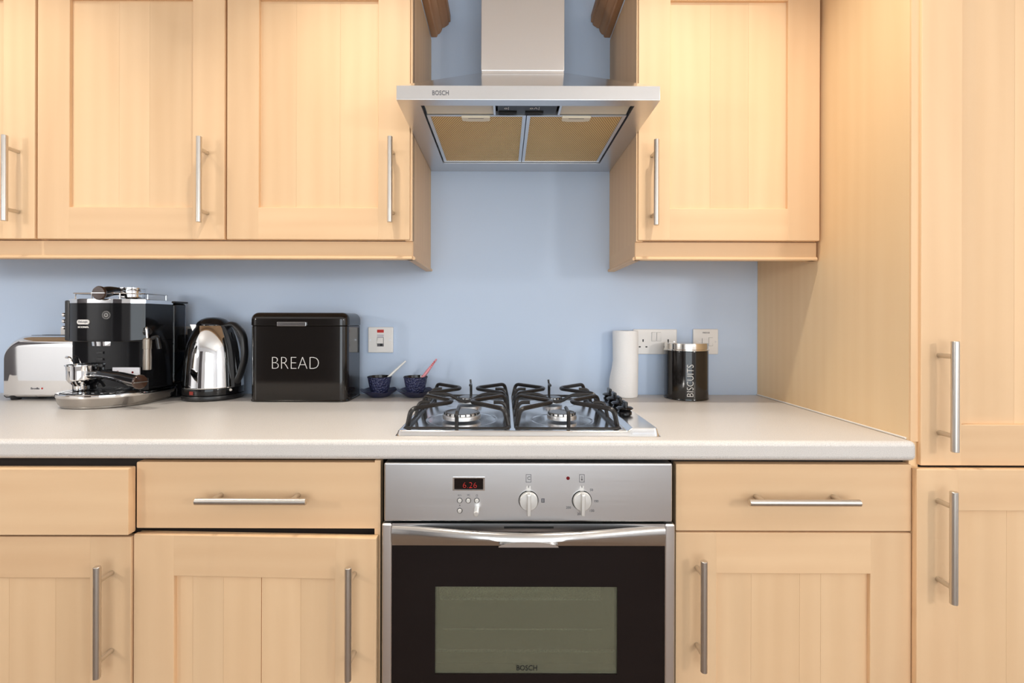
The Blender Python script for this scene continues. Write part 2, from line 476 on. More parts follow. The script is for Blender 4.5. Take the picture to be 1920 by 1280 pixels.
def shaker_door(parent, x0, x1, z0, z1, yf, sw=0.086, rw=0.086, t=0.021, boards=4, cuts=None, gap=0.0003, tops=True, recess=0.009):
    d = part('door', B(x0 + 0.002, x1 - 0.002, yf + 0.0125, yf + t, z0 + 0.002, z1 - 0.002), 'veneer', parent)
    bv = 0.0028
    part('stile', B(x0, x0 + sw, yf, yf + 0.0126, z0, z1, bv), 'wood_v', d)
    part('stile', B(x1 - sw, x1, yf, yf + 0.0126, z0, z1, bv), 'wood_v', d)
    e = 0.0027
    part('rail', B(x0 + sw - e, x1 - sw + e, yf + 0.00015, yf + 0.0126, z0, z0 + rw, bv), 'wood_h', d)
    part('rail', B(x0 + sw - e, x1 - sw + e, yf + 0.00015, yf + 0.0126, z1 - rw, z1, bv), 'wood_h', d)
    a, b = x0 + sw, x1 - sw
    if cuts is None:
        cuts = sorted(a + (b - a) * ((k + 1) / boards + random.uniform(-.06, .06)) for k in range(boards - 1))
        gaps = [gap] * len(cuts)
    else:
        gaps = [g for _, g in cuts]; cuts = [c for c, _ in cuts]
    edges = [a - 0.001] + list(cuts) + [b + 0.001]
    gl = [0] + gaps + [0]
    for k in range(len(edges) - 1):
        part('panel_board', B(edges[k] + gl[k] / 2, edges[k + 1] - gl[k + 1] / 2, yf + recess, yf + 0.0126, z0 + rw - 0.001, z1 - rw + 0.001), wood_board(k), d)
    return d
_boards = {}
def wood_board(k):
    k = random.randrange(5)
    if k not in _boards:
        tone = (1.0, 0.985, 1.015, 0.97, 1.0)[k]
        c0 = [c * tone for c in lin(224, 186, 144)[:3]] + [1]; c1 = [c * tone for c in lin(237, 202, 161)[:3]] + [1]
        _boards[k] = wood('maple_board', c0, c1, 'Z', rough=0.32, tone=0.05)
    return _boards[k]
def drawer_front(parent, x0, x1, z0, z1, yf, t=0.021):
    return part('drawer', B(x0, x1, yf, yf + t, z0, z1, 0.003), 'wood_h', parent)

# ------------------------------------------------------------------ wall cabinets
DW = 1.25                      # distance of the wall cabinet door fronts
WB, WT = Z(449, DW, 600), CAM_Z + 0.939
YW = Y(DW)
GAP_L, GAP_R = -0.2462, 0.3530  # sides of the cooker hood bay
def wall_cabinet(x0, x1, label, dx0, dx1, hx, group='maple wall cabinets', hz=(256, 416)):
    t = thing('wall_cabinet', label, 'cabinet', ((x0 + x1) / 2, 0, WB), group)
    part('carcass', B(x0 + 0.001, x1 - 0.001, YW + 0.0225, -0.001, WB, WT), 'wood_y', t)
    d = shaker_door(t, dx0, dx1, WB, WT, YW, boards=random.choice((3, 4)))
    db = DW - 0.035
    zc = (Z(hz[0], db, hx) + Z(hz[1], db, hx)) / 2
    bar_handle(d, X(hx, db, 330), zc, YW)
    return t
xa, xb = X(66, DW), X(422, DW)
w0 = xb - xa
wall_cabinet(xa - w0, xa, 'maple wall cabinet cut off by the left edge of the photo, bar handle showing', xa - w0 + 0.002, X(65, DW) - 0.001, 8.5, hz=(254, 413))
wall_cabinet(xa, xb, 'closed maple wall cabinet above the coffee machine, wall cabinets on both sides', X(68, DW) + 0.001, X(420, DW), 373)
t = wall_cabinet(xb, GAP_L, 'maple wall cabinet above the bread bin, its bare side facing the cooker hood', X(424, DW), X(768, DW), 731)
part('side_panel', B(GAP_L - 0.018, GAP_L, YW + 0.006, -0.001, WB - 0.002, WT), 'wood_v', t)
part('edge_strip', B(GAP_L - 0.0015, GAP_L + 0.0005, YW + 0.0225, YW + 0.026, WB, WT), 'carcass', t)
xr1 = X(1537, DW)
t = wall_cabinet(GAP_R, xr1 + 0.002, 'single maple wall cabinet above the biscuit tin, between hood and tall cupboard', X(1196, DW), xr1, 1231, hz=(263, 420))
part('side_panel', B(GAP_R, GAP_R + 0.018, YW + 0.006, -0.001, WB - 0.002, WT), 'wood_v', t)

# light pelmets under the wall cabinets
def pelmet(name, x0, x1, y_front, label, side_x, sgn, right_return=None):
    zt, zb = WB - 0.002, WB - 0.0505
    t = thing(name, label, 'pelmet', ((x0 + x1) / 2, y_front, zb), 'maple light pelmets')
    prof = [(0, zt), (0, zb + 0.010), (-0.004, zb + 0.008), (-0.006, zb + 0.003), (-0.004, zb), (0.016, zb), (0.016, zt)]
    part('front_board', prism(new(), [(y_front + a, b) for a, b in prof], x0, x1, 'X'), 'wood_h', t)
    s = sgn
    sp = [(side_x + s * (0 - 0.001) - s * a, b) for a, b in prof]
    part('side_board', prism(new(), sp, y_front + 0.002, -0.001, 'Y'), 'wood_y', t)
    if right_return is not None:
        rp = [(right_return - a, b) for a, b in prof]
        part('end_board', prism(new(), rp, y_front + 0.002, y_front + 0.035, 'Y'), 'wood_y', t)
    return t
pelmet('pelmet', xa - w0, GAP_L - 0.002, YW + 0.018, 'long maple pelmet strip under the row of wall cabinets above the appliances', GAP_L + 0.001, 1)
pelmet('pelmet', GAP_R + 0.001, X(1529, DW + 0.02), YW + 0.018, 'short maple pelmet strip under the wall cabinet above the biscuit tin', GAP_R - 0.001, -1, right_return=X(1529, DW + 0.02) - 0.001)

# crown mouldings
CP = [(0, 0), (0.018, 0), (0.021, 0.004), (0.0215, 0.009), (0.027, 0.011), (0.033, 0.018), (0.036, 0.026), (0.037, 0.031), (0.043, 0.032),
      (0.052, 0.038), (0.058, 0.043), (0.059, 0.050), (0.064, 0.052), (0.064, 0.075), (0.0, 0.075)]
def crown(x_side, sgn, x_far, label):
    t = thing('crown_moulding', label, 'moulding', (x_side, YW, WT + 0.009), 'maple crown mouldings')
    z = WT + 0.009
    # mitred sweep: side run from wall to front, then along the cabinet fronts
    r0 = [(x_side + sgn * u, -0.001, z + w) for u, w in CP]
    r1 = [(x_side + sgn * u, YW - u, z + w) for u, w in CP]
    part('side_run', loft(new(), [r0, r1]), 'cornice', t)
    r2 = [(x_far, YW - u, z + w) for u, w in CP]
    part('front_run', loft(new(), [r1, r2]), 'wood_h', t)
crown(GAP_L, 1, xa - w0, 'brown crown moulding on top of the cabinets left of the hood chimney')
crown(GAP_R, -1, xr1, 'brown crown moulding on top of the cabinet right of the hood chimney')

# ------------------------------------------------------------------ cooker hood
DH = 1.063
hx0, hx1 = X(743, DH, 175), X(1238, DH, 175)
hb, ht = CAM_Z + 0.4985, CAM_Z + 0.5305
hood = thing('cooker_hood', 'stainless steel pyramid cooker hood with chimney between the wall cabinets above the hob', 'cooker hood', ((hx0 + hx1) / 2, Y(DH), hb))
cx0, cx1, cd = X(901, 1.37), X(1057, 1.37), 1.37
bx0, bx1 = max(hx0, GAP_L + 0.0006), min(hx1, GAP_R - 0.0006)
# lip runs in front of the cabinets at full width and narrows to the bay behind
fy = Y(DH)
bm = new()
ix0, ix1, iy0, iy1 = X(789, 1.092, 198), X(1190, 1.092, 198), Y(1.092), Y(1.494)
yc = YW - 0.004
out = [(hx0, fy), (hx1, fy), (hx1, yc), (bx1, yc), (bx1, -0.001), (bx0, -0.001), (bx0, yc), (hx0, yc)]
inn = [(ix0, iy0), (ix1, iy0), (ix1, yc), (ix1, iy1 - .01), (ix1, iy1), (ix0, iy1), (ix0, iy1 - .01), (ix0, yc)]
vo = [bm.verts.new((x, y, hb)) for x, y in out]; vt = [bm.verts.new((x, y, ht)) for x, y in out]
vi = [bm.verts.new((x, y, hb)) for x, y in inn]; vj = [bm.verts.new((x, y, hb + 0.022)) for x, y in inn]
for k in range(8):
    j = (k + 1) % 8
    bm.faces.new((vo[k], vo[j], vt[j], vt[k])); bm.faces.new((vo[j], vo[k], vi[k], vi[j])); bm.faces.new((vi[j], vi[k], vj[k], vj[j]))
bm.faces.new(vj)
bmesh.ops.bevel(bm, geom=[e for e in bm.edges if all(abs(v.co.y - fy) < 1e-5 for v in e.verts)], offset=0.0015, segments=2, affect='EDGES', profile=.5)
part('lip', bm, 'steel', hood)
# sloped canopy
nz = CAM_Z + 0.722
bm = new()
b4 = [(hx0, fy + 0.001, ht), (hx1, fy + 0.001, ht), (hx1, yc, ht), (bx1, yc, ht), (bx1, -0.002, ht), (bx0, -0.002, ht), (bx0, yc, ht), (hx0, yc, ht)]
cy = Y(cd)
def slope(x, y):
    zl = (x - hx0) / (cx0 - hx0); zr = (hx1 - x) / (hx1 - cx1); zf = (y - fy) / (cy - fy)
    return ht + (nz - ht) * min(zl, zr, zf, 1)
vb = [bm.verts.new(p) for p in b4]
tA, tB = bm.verts.new((cx0, cy, nz)), bm.verts.new((cx1, cy, nz))
tC, tD = bm.verts.new((cx1, -0.002, nz)), bm.verts.new((cx0, -0.002, nz))
f = lambda *v: bm.faces.new(v)
f(vb[0], vb[1], tB, tA)
rs = bm.verts.new((bx1, yc, slope(bx1, yc))); rw_ = bm.verts.new((bx1, -0.002, slope(bx1, 0)))
ls = bm.verts.new((bx0, yc, slope(bx0, yc))); lw_ = bm.verts.new((bx0, -0.002, slope(bx0, 0)))
f(vb[1], vb[2], rs, tB); f(vb[2], vb[3], rs); f(rs, rw_, tC, tB); f(vb[3], vb[4], rw_, rs)
f(vb[0], tA, ls, vb[7]); f(vb[7], ls, vb[6]); f(ls, tA, tD, lw_); f(vb[6], ls, lw_, vb[5])
f(tA, tB, tC, tD); f(vb[4], vb[5], lw_, tD, tC, rw_)
part('canopy', bm, M['canopy'] if 'canopy' in M else 'steel_v', hood)
part('neck', B(cx0 + 0.0015, cx1 - 0.0015, cy + 0.0015, -0.002, nz - 0.01, CAM_Z + 0.7286), 'steel_v', hood)
part('chimney', B(cx0, cx1, cy, -0.002, CAM_Z + 0.7286, CEIL - 0.02, 0.0015), 'steel_v', hood)
# filters
fz = hb + 0.006
fm = (ix0 + ix1) / 2
for a, b in ((ix0 + 0.004, fm - 0.0012), (fm + 0.0012, ix1 - 0.004)):
    y0, y1 = Y(1.151), Y(1.489)
    fl = part('grease_filter', ring_plate(new(), (a, b, y0, y1), (a + 0.0085, b - 0.0085, y0 + 0.006, y1 - 0.006), fz - 0.003, fz + 0.008, 'XY'), 'alu', hood)
    part('filter_mesh', B(a + 0.008, b - 0.008, y0 + 0.0055, y1 - 0.0055, fz - 0.0012, fz + 0.006), 'filter', fl, 'golden woven grease mesh')
    lc = X(893, 1.17, 222) if a < 0 else X(1079, 1.17, 222)
    bm = prism(new(), [(lc - 0.035, y0 + 0.001), (lc + 0.035, y0 + 0.001), (lc + 0.034, y0 + 0.020), (lc + 0.02, y0 + 0.0235), (lc - 0.02, y0 + 0.0235), (lc - 0.034, y0 + 0.020)], fz - 0.008, fz, 'Z')
    lt = part('filter_latch', bm, 'cream', fl, 'cream plastic latch')
    part('latch_slot', B(lc - 0.019, lc + 0.019, y0 + 0.005, y0 + 0.0065, fz - 0.0084, fz - 0.0078), 'ink', fl)
sy0, sy1 = Y(1.097), Y(1.149)
s0, s1 = X(933, 1.12, 205), X(1044, 1.12, 205)
for a, b in ((ix0 + 0.006, s0 - 0.006), (s1 + 0.006, ix1 - 0.006)):
    prof = [(sy0, fz + 0.004), (sy0 + 0.004, fz), (sy0 + 0.022, fz + 0.002), (sy1 - 0.002, fz - 0.001), (sy1, fz + 0.006), (sy1, fz + 0.012), (sy0, fz + 0.012)]
    part('light_lens', prism(new(), prof, a, b, 'X'), 'lens', hood, 'frosted hood light cover')
    part('end_rib', B(b - 0.004 if a < 0 else a - 0.001, b + 0.001 if a < 0 else a + 0.004, sy0, sy1, fz - 0.003, fz + 0.004), 'alu', hood)
sp = part('switch_panel', B(s0, s1, sy0, sy1, fz - 0.001, fz + 0.01, 0.001), 'black_soft', hood, 'black switch panel with white symbols')
for px in (952, 1003):
    xs = X(px, 1.11, 207)
    part('slide_switch', B(xs - 0.022, xs + 0.022, sy1 - 0.016, sy1 - 0.006, fz - 0.004, fz, 0.0008), 'dark_hole', sp)
for s, px in (('o|', 950), ('o\u2227|', 1003)):
    bm = text_bm(s, 0.016, 0.0002)
    bm.transform(Matrix.Translation((X(px, 1.11, 205), sy0 + 0.018, fz - 0.0013)) @ Matrix.Rotation(R(180), 4, 'X'))
    part('symbol', bm, 'white_print', sp)
part('logo', text_on_wall('BOSCH', 0.0148, (X(826, DH, 174), fy - 0.0002, Z(174, DH, 826)), width=0.0375, thin=0.0002), 'ink', hood)

# ------------------------------------------------------------------ worktop
DWT = 0.962
PANEL_X = 0.850
wt = thing('worktop', 'speckled off white laminate worktop running along the blue wall', 'worktop', (-0.6, Y(DWT), TOP - 0.041))
part('slab', B(-2.3, PANEL_X - 0.0004, Y(DWT), -0.0005, TOP - 0.041, TOP, 0.011, 4), 'laminate', wt)
part('sealant_bead', tube(new(), [(PANEL_X - 0.002, Y(0.99), TOP + 0.0005), (PANEL_X - 0.002, -0.002, TOP + 0.0005)], 0.0022, 6), 'sealant', wt)

# ------------------------------------------------------------------ base cabinets
DB = 0.975
YB = Y(DB)
def base_box(t, x0, x1):
    z1 = TOP - 0.042
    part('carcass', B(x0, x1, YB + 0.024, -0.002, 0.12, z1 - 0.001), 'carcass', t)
    part('plinth', B(x0, x1, YB + 0.06, YB + 0.075, 0.0, 0.12), 'wood_h', t)
# right unit
bx0_, bx1_ = X(1267, DB), PANEL_X - 0.0006
t = thing('base_cabinet', 'maple base cabinet with drawer between the oven and the tall cupboard', 'cabinet', ((bx0_ + bx1_) / 2, YB, 0), 'maple base cabinets')
base_box(t, bx0_, bx1_)
d = drawer_front(t, bx0_ + 0.001, bx1_ - 0.001, Z(996, DB, 1490), Z(870, DB, 1490), YB)
bar_handle(d, X(1509, DB - .035, 942), Z(942.5, DB - .035, 1509), YB, False)
d = shaker_door(t, bx0_ + 0.001, bx1_ - 0.001, 0.125, Z(998.5, DB, 1490), YB, boards=4)
db = DB - 0.035
bar_handle(d, X(1320, db, 1155), (Z(1050, db, 1320) + Z(1261, db, 1320)) / 2, YB)
# middle unit, door slightly ajar
mx0, mx1 = X(255, DB), X(714, DB)
t = thing('base_cabinet', 'maple base cabinet beside the oven, door ajar under a drawer with a level bar handle', 'cabinet', ((mx0 + mx1) / 2, YB, 0), 'maple base cabinets')
base_box(t, mx0, mx1)
part('side_panel', B(mx1 - 0.012, mx1, YB + 0.001, YB + 0.024, 0.12, TOP - 0.045), 'wood_v', t)
d = drawer_front(t, mx0 + 0.001, mx1 - 0.001, Z(991, DB, 485), Z(866, DB, 485), YB)
bar_handle(d, X(470, DB - .035, 940), Z(940, DB - .035, 470), YB, False)
zt = Z(999, DB, 250)
HP = Vector((mx0 - 0.002, YB, 0))
XF = Matrix.Translation(HP) @ Matrix.Rotation(R(-1.9), 4, 'Z') @ Matrix.Translation(-HP) @ Matrix.Translation((0, -0.004, 0))
ca = mx0 + 0.086
d = shaker_door(t, mx0 - 0.001, mx1 - 0.002, 0.125, zt, YB, cuts=[(ca + 0.033, 0.0003), (ca + 0.098, 0.0003), (X(492, 0.972), 0.0015), (X(562, .96), 0.0003)])
bar_handle(d, X(657, 0.93, 1165), (Z(1061, 0.925, 659) + Z(1273, 0.925, 659)) / 2, YB)
XF = None
# left unit, drawer pulled out a little
lx1 = X(254.5, DB); lx0 = lx1 - 0.50
t = thing('base_cabinet', 'maple base cabinet at the photo edge below the toaster, drawer pulled slightly out and handleless', 'cabinet', ((lx0 + lx1) / 2, YB, 0), 'maple base cabinets')
base_box(t, lx0, lx1)
dd = 0.955
HP = Vector((lx1 - 0.001, Y(dd), 0))
XF = Matrix.Translation(HP) @ Matrix.Rotation(R(0.3), 4, 'Z') @ Matrix.Translation(-HP)
d = drawer_front(t, lx0 + 0.001, lx1 + 0.0015, Z(1003.5, dd, 120), Z(878, dd, 120), Y(dd))
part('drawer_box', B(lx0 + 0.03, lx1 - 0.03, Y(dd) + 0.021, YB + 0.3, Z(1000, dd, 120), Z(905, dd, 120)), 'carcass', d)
XF = None
ddo = 0.968
d = shaker_door(t, lx0 + 0.001, lx1 - 0.003, 0.125, Z(1006, ddo, 120), Y(ddo), boards=4)
bar_handle(d, X(182, ddo - .035, 1165), (Z(1060, ddo - .035, 180) + Z(1273, ddo - .035, 180)) / 2, Y(ddo))

# ------------------------------------------------------------------ tall cupboard
TU0, TU1 = PANEL_X, PANEL_X + 0.62
tall = thing('tall_cupboard', 'tall maple cupboard with two doors standing at the end of the worktop', 'cupboard', ((TU0 + TU1) / 2, Y(0.985), 0))
part('side_panel', B(TU0, TU0 + 0.019, Y(0.985), -0.001, 0.0, 2.25), M['veneer'], tall)
part('edge_strip', B(TU0 + 0.0006, TU0 + 0.0195, Y(0.981), Y(0.9855), TOP - 0.005, 2.25, 0.001), 'wood_v', tall)
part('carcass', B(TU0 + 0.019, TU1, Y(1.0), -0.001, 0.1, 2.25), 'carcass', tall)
part('plinth', B(TU0, TU1, Y(1.04), Y(1.05), 0.0, 0.1), 'wood_h', tall)
zs = Z(876, 0.97, 1820)
XU = X(1727, 0.975)
d = shaker_door(tall, XU, XU + 0.597, zs + 0.0015, 2.25, Y(0.975), boards=4)
bar_handle(d, X(1791, 0.94, 743), (Z(640, .94, 1791) + Z(847, .94, 1791)) / 2, Y(0.975))
XL = X(1720, 0.962)
d = shaker_door(tall, XL, XL + 0.61, 0.105, zs - 0.0015, Y(0.962), boards=4)
bar_handle(d, X(1788.5, 0.927, 1026), (Z(923, .927, 1788) + Z(1131, .927, 1788)) / 2, Y(0.962))

# ------------------------------------------------------------------ oven
DO = 0.962
YO = Y(DO)
ox0, ox1 = X(720, DO, 920), X(1261, DO, 920)
oz1, ozp = Z(868, DO, 990), Z(978, DO, 990)
oven = thing('built_in_oven', 'built-in stainless steel oven with black glass door under the hob', 'oven', ((ox0 + ox1) / 2, YO, oz1 - 0.6))
cp = part('control_panel', B(ox0, ox1, YO, YO + 0.03, ozp, oz1, 0.0035, 3), 'steel', oven)
part('seam', B(ox0 + 0.003, ox1 - 0.003, YO + 0.014, YO + 0.03, ozp - 0.008, ozp + 0.003), 'dark_hole', oven)
def ox(px, py): return X(px, DO, py)
def oz(py, px=990): return Z(py, DO, px)
part('display_bezel', ring_plate(new(), (ox(849, 906), ox(909, 906), oz(919, 880), oz(894, 880)), (ox(852, 906), ox(906, 906), oz(917, 880), oz(896, 880)), YO - 0.002, YO + 0.001), 'chrome_soft', cp)
part('display', B(ox(852, 906), ox(906, 906), YO - 0.0006, YO + 0.001, oz(917, 880), oz(896, 880)), 'display', cp, 'dark clock display')
part('digits', text_on_wall('6.26', 0.0175, (ox(881, 908), YO - 0.0010, oz(909, 880)), width=0.028, thin=-0.0006), 'digit', cp, 'red lit time digits')
for px, py in ((862, 938), (878, 938), (894, 938), (862, 957)):
    bm = cyl(new(), (ox(px, py), YO + 0.001, oz(py, px)), (ox(px, py), YO - 0.003, oz(py, px)), 0.0043, seg=18, bev=0.0008)
    part('push_button', bm, 'knob_steel', cp)
    bm = lathe(new(), [(0.0046, 0), (0.0056, 0), (0.0056, 0.0006), (0.0046, 0.0006)], (ox(px, py), YO + 0.0001, oz(py, px)), 20, Matrix.Rotation(R(90), 4, 'X'), False, False)
    part('button_ring', bm, 'dark_hole', cp)
bm = cyl(new(), (ox(894, 952), YO + 0.001, oz(953, 894)), (ox(894, 957), YO - 0.026, oz(954, 894)), 0.0052, seg=20, bev=0.001)
part('timer_knob', bm, 'knob_steel', cp)
for px, lean in ((991, 0), (1091, 0.02)):
    py = 938
    c = (ox(px, py), YO, oz(py, px)); mt = Matrix.Rotation(R(90), 4, 'X')
    k = part('selector_knob', lathe(new(), [(0.0185, 0), (0.0192, 0.002), (0.0188, 0.007), (0.0175, 0.009), (1e-4, 0.0095)], c, 40, mt), 'knob_steel', cp)
    bm = box(new(), -0.0038, 0.0038, -0.021, -0.008, -0.0245, 0.0185, 0.0015)
    bm.transform(Matrix.Translation(c) @ Matrix.Rotation(lean, 4, 'Y'))
    part('knob_grip', bm, 'knob_steel', cp)
    part('knob_gap', lathe(new(), [(0.0188, 0), (0.0205, 0), (0.0205, 0.0005), (0.0188, 0.0005)], (c[0], YO, c[2]), 40, mt, False, False), 'dark_hole', cp)
    part('pointer_pad', B(c[0] - 0.004, c[0] + 0.004, YO - 0.0006, YO, oz(920, px), oz(911, px)), 'white_print', cp)
    part('zero_mark', text_on_wall('0', 0.006, (c[0], YO - 0.0008, oz(912, px))), 'ink', cp)
part('indicator_lamp', cyl(new(), (ox(1065, 896), YO + .001, oz(896, 1065)), (ox(1065, 896), YO - .0012, oz(896, 1065)), 0.0036, seg=16), 'red_dark', cp, 'small dark red lamp')
for px in (991, 1091):
    part('symbol_frame', ring_plate(new(), (ox(px - 5, 896), ox(px + 5, 896), oz(904, px), oz(889, px)), (ox(px - 4.2, 896), ox(px + 4.2, 896), oz(903.2, px), oz(889.8, px)), YO - 0.0004, YO), 'ink', cp)
bm = text_on_wall('C', 0.010, (ox(991.5, 895), YO - 0.0004, oz(896, 991))); part('symbol', bm, 'ink', cp)
bm = new(); cyl(bm, (ox(1091, 899), YO, oz(899, 1091)), (ox(1091, 899), YO - .0005, oz(899, 1091)), 0.0017, seg=10)
box(bm, ox(1091, 895) - .0006, ox(1091, 895) + .0006, YO - .0005, YO, oz(899, 1091), oz(892, 1091)); part('symbol', bm, 'ink', cp)
for s, px, py in (('50', 1109, 918), ('100', 1118, 939), ('150', 1110, 957), ('200', 1087, 963), ('250', 1066, 951)):
    part('scale_mark', text_on_wall(s, 0.0068, (ox(px, py), YO - 0.0004, oz(py, px))), 'ink', cp)
for s, px, py in (('+/\u2212', 862, 928), ('\u2192|', 878, 928), ('\u2302', 894, 928), ('\u00bb', 862, 947)):
    part('symbol', text_on_wall(s, 0.006, (ox(px, py), YO - 0.0004, oz(py, px))), 'ink', cp)
part('symbol', ring_plate(new(), (ox(1015, 938), ox(1021, 938), oz(942, 1018), oz(934, 1018)), (ox(1017.3, 938), ox(1018.6, 938), oz(941, 1018), oz(935, 1018)), YO - 0.0004, YO), 'ink', cp)
part('symbol', B(ox(988, 962), ox(994, 962), YO - 0.0004, YO, oz(966.5, 991), oz(960, 991)), 'ink', cp)
# door
dz1, dz0 = oz(981), oz1 - 0.59
gx0, gx1 = ox(735, 1100), ox(1246, 1100)
wx0, wx1, wz0, wz1 = ox(813, 1180), ox(1160, 1180), oz(1267), oz(1097)
od = part('oven_door', ring_plate(new(), (gx0, gx1, dz0, dz1), (wx0 + 0.003, wx1 - 0.003, wz0 + 0.003, wz1 - 0.003), YO, YO + 0.004), 'oven_glass', oven, 'black glass oven door')
for a, b in ((ox(716, 1100), gx0), (gx1, ox(1265, 1100))):
    part('edge_trim', B(a, b, YO - 0.003, YO + 0.03, dz0, dz1, 0.004, 3), 'steel_v', od, 'brushed steel edge strip')
part('window_pane', B(wx0 + 0.002, wx1 - 0.002, YO + 0.0042, YO + 0.0065, wz0 + 0.002, wz1 - 0.002), 'oven_pane', od, 'greenish oven window')
part('top_trim', B(gx0, gx1, YO - 0.001, YO + 0.02, oz(996), dz1), 'steel', od)
part('vent_slot', B(ox(945, 985), ox(1038, 985), YO - 0.0016, YO, oz(990), oz(986)), 'dark_hole', od)
part('filler_panel', B(ox0 - 0.002, ox1 + 0.002, YO + 0.012, YO + 0.03, 0.125, dz0 - 0.004), 'wood_h', oven)
part('plinth', B(ox0 - 0.002, ox1 + 0.002, YB + 0.06, YB + 0.075, 0.0, 0.12), 'wood_h', oven)
# bowed handle
n = 28; rings = []
hz1, hz0 = oz(983.5), oz(1023)
for i in range(n + 1):
    u = i / n; x = gx0 + (gx1 - gx0) * u
    bow = 0.036 * (math.sin(math.pi * u) ** 1.3)
    zt_, zb_ = hz1 - 0.002, hz0 + 0.001 + 0.475 * bow
    yo = YO - 0.002 - bow; th = 0.006
    zm = zt_ - 0.3 * (zt_ - zb_)
    rings.append([(x, yo + th, zt_), (x, yo + 0.001, zt_ - 0.0012), (x, yo - 0.0035, zt_ - 0.006), (x, yo - 0.005, zm - 0.006), (x, yo - 0.003, zb_ + 0.008), (x, yo + 0.001, zb_), (x, yo + th, zb_), (x, yo + th, zm)])
part('handle', loft(new(), rings), 'handle_steel', od, 'bowed steel oven handle')
bm = prism(new(), [(X(991, DO - 0.043, 1018) + 0.059 * math.cos(a), Z(1026, DO - 0.043, 990) + 0.0105 * math.sin(a)) for a in [math.pi * i / 16 for i in range(17)]], YO - 0.0435, YO - 0.036, 'Y')
part('handle_lens', bm, 'chrome', od, 'curved chrome inlay')
part('logo', text_on_wall('BOSCH', 0.0155, (ox(988, 1253), YO + 0.0035, oz(1254, 988)), width=0.042), 'dark_hole', od)
# cavity and rack
cvd = Y(1.31)
bm = new(); cxa, cxb, cza, czb = wx0 - 0.035, wx1 + 0.035, wz0 - 0.05, wz1 + 0.03
q = [(cxa, cza), (cxb, cza), (cxb, czb), (cxa, czb)]
fr = [bm.verts.new((a, YO + 0.035, b)) for a, b in q]; bk = [bm.verts.new((a, cvd, b)) for a, b in q]
for k in range(4): bm.faces.new((fr[k], fr[(k + 1) % 4], bk[(k + 1) % 4], bk[k]))
bm.faces.new(bk)
part('oven_cavity', bm, 'cavity', oven, 'greenish grey enamel oven interior')
part('inner_frame', ring_plate(new(), (gx0, gx1, dz0, dz1), (wx0 + 0.001, wx1 - 0.001, wz0 + 0.001, wz1 - 0.001), YO + 0.0068, YO + 0.035), 'dark_hole', oven)
rz = CAM_Z - 0.757
rk = part('oven_rack', tube(new(), fillet([(cxa + .005, Y(1.075), rz), (cxb - .005, Y(1.075), rz)], .01), 0.0030, 8), 'rack_metal', oven)
part('rack_rod', tube(new(), [(cxa + .03, Y(1.15), rz), (cxb - .03, Y(1.15), rz)], 0.0018, 6), 'rack_metal', rk)
part('rack_rod', tube(new(), [(cxa + .005, Y(1.275), rz), (cxb - .005, Y(1.275), rz)], 0.0032, 6), 'rack_metal', rk)
part('housing', ring_plate(new(), (ox0 + 0.004, ox1 - 0.004, dz0, oz1), (cxa, cxb, cza, czb), YO + 0.036, Y(1.42)), 'dark_hole', oven)

# ------------------------------------------------------------------ hob
bx, by0, ex, by1 = X(740, 0.995, 815), Y(0.998), X(1240, 0.995, 815), Y(1.505)
hob = thing('gas_hob', 'four burner stainless steel gas hob with black pan supports set in the worktop', 'hob', ((bx + ex) / 2, by0, TOP))
c1, c2, GW = -0.103, 0.142, 0.113
dF, dB = 1.152, 1.375
burn = [(c1, dF, 0.047), (c2, dF - .003, 0.036), (c1 + .004, dB, 0.036), (c2, dB, 0.029)]
def sstep(t): t = max(0, min(1, t)); return t * t * (3 - 2 * t)
def rr_in(x, y, x0, x1, y0, y1, r):
    dx = max(x0 + r - x, x - (x1 - r), 0); dy = max(y0 + r - y, y - (y1 - r), 0)
    if dx > 0 and dy > 0: return r - math.hypot(dx, dy)
    return min(x - x0, x1 - x, y - y0, y1 - y)
ctl = X(1178, 1.02, 805)
def hob_h(x, y):
    e = rr_in(x, y, bx, ex, by0, by1, 0.012)
    h = 0.0105 * sstep(e / 0.006)
    for c in (c1, c2):
        w = rr_in(x, y, c - GW - 0.005, c + GW + 0.005, by0 + 0.016, by1 - 0.02, 0.02)
        h -= 0.007 * sstep(w / 0.008)
    h += 0.0065 * sstep((x - ctl + 0.006) / 0.012) * sstep(e / 0.006)
    for bxx, bd, br in burn:
        r = math.hypot(x - bxx, y - Y(bd))
        h -= 0.0012 * sstep((br + 0.040 - r) / 0.006)
    return h
bm = new(); nx, ny = 250, 220
grid = [[None] * (ny + 1) for _ in range(nx + 1)]
for i in range(nx + 1):
    for j in range(ny + 1):
        x = bx + (ex - bx) * i / nx; y = by0 + (by1 - by0) * j / ny
        grid[i][j] = bm.verts.new((x, y, TOP + 0.0004 + max(hob_h(x, y), 0)))
for i in range(nx):
    for j in range(ny):
        bm.faces.new((grid[i][j], grid[i + 1][j], grid[i + 1][j + 1], grid[i][j + 1]))
part('hob_plate', bm, 'steel_hob', hob)
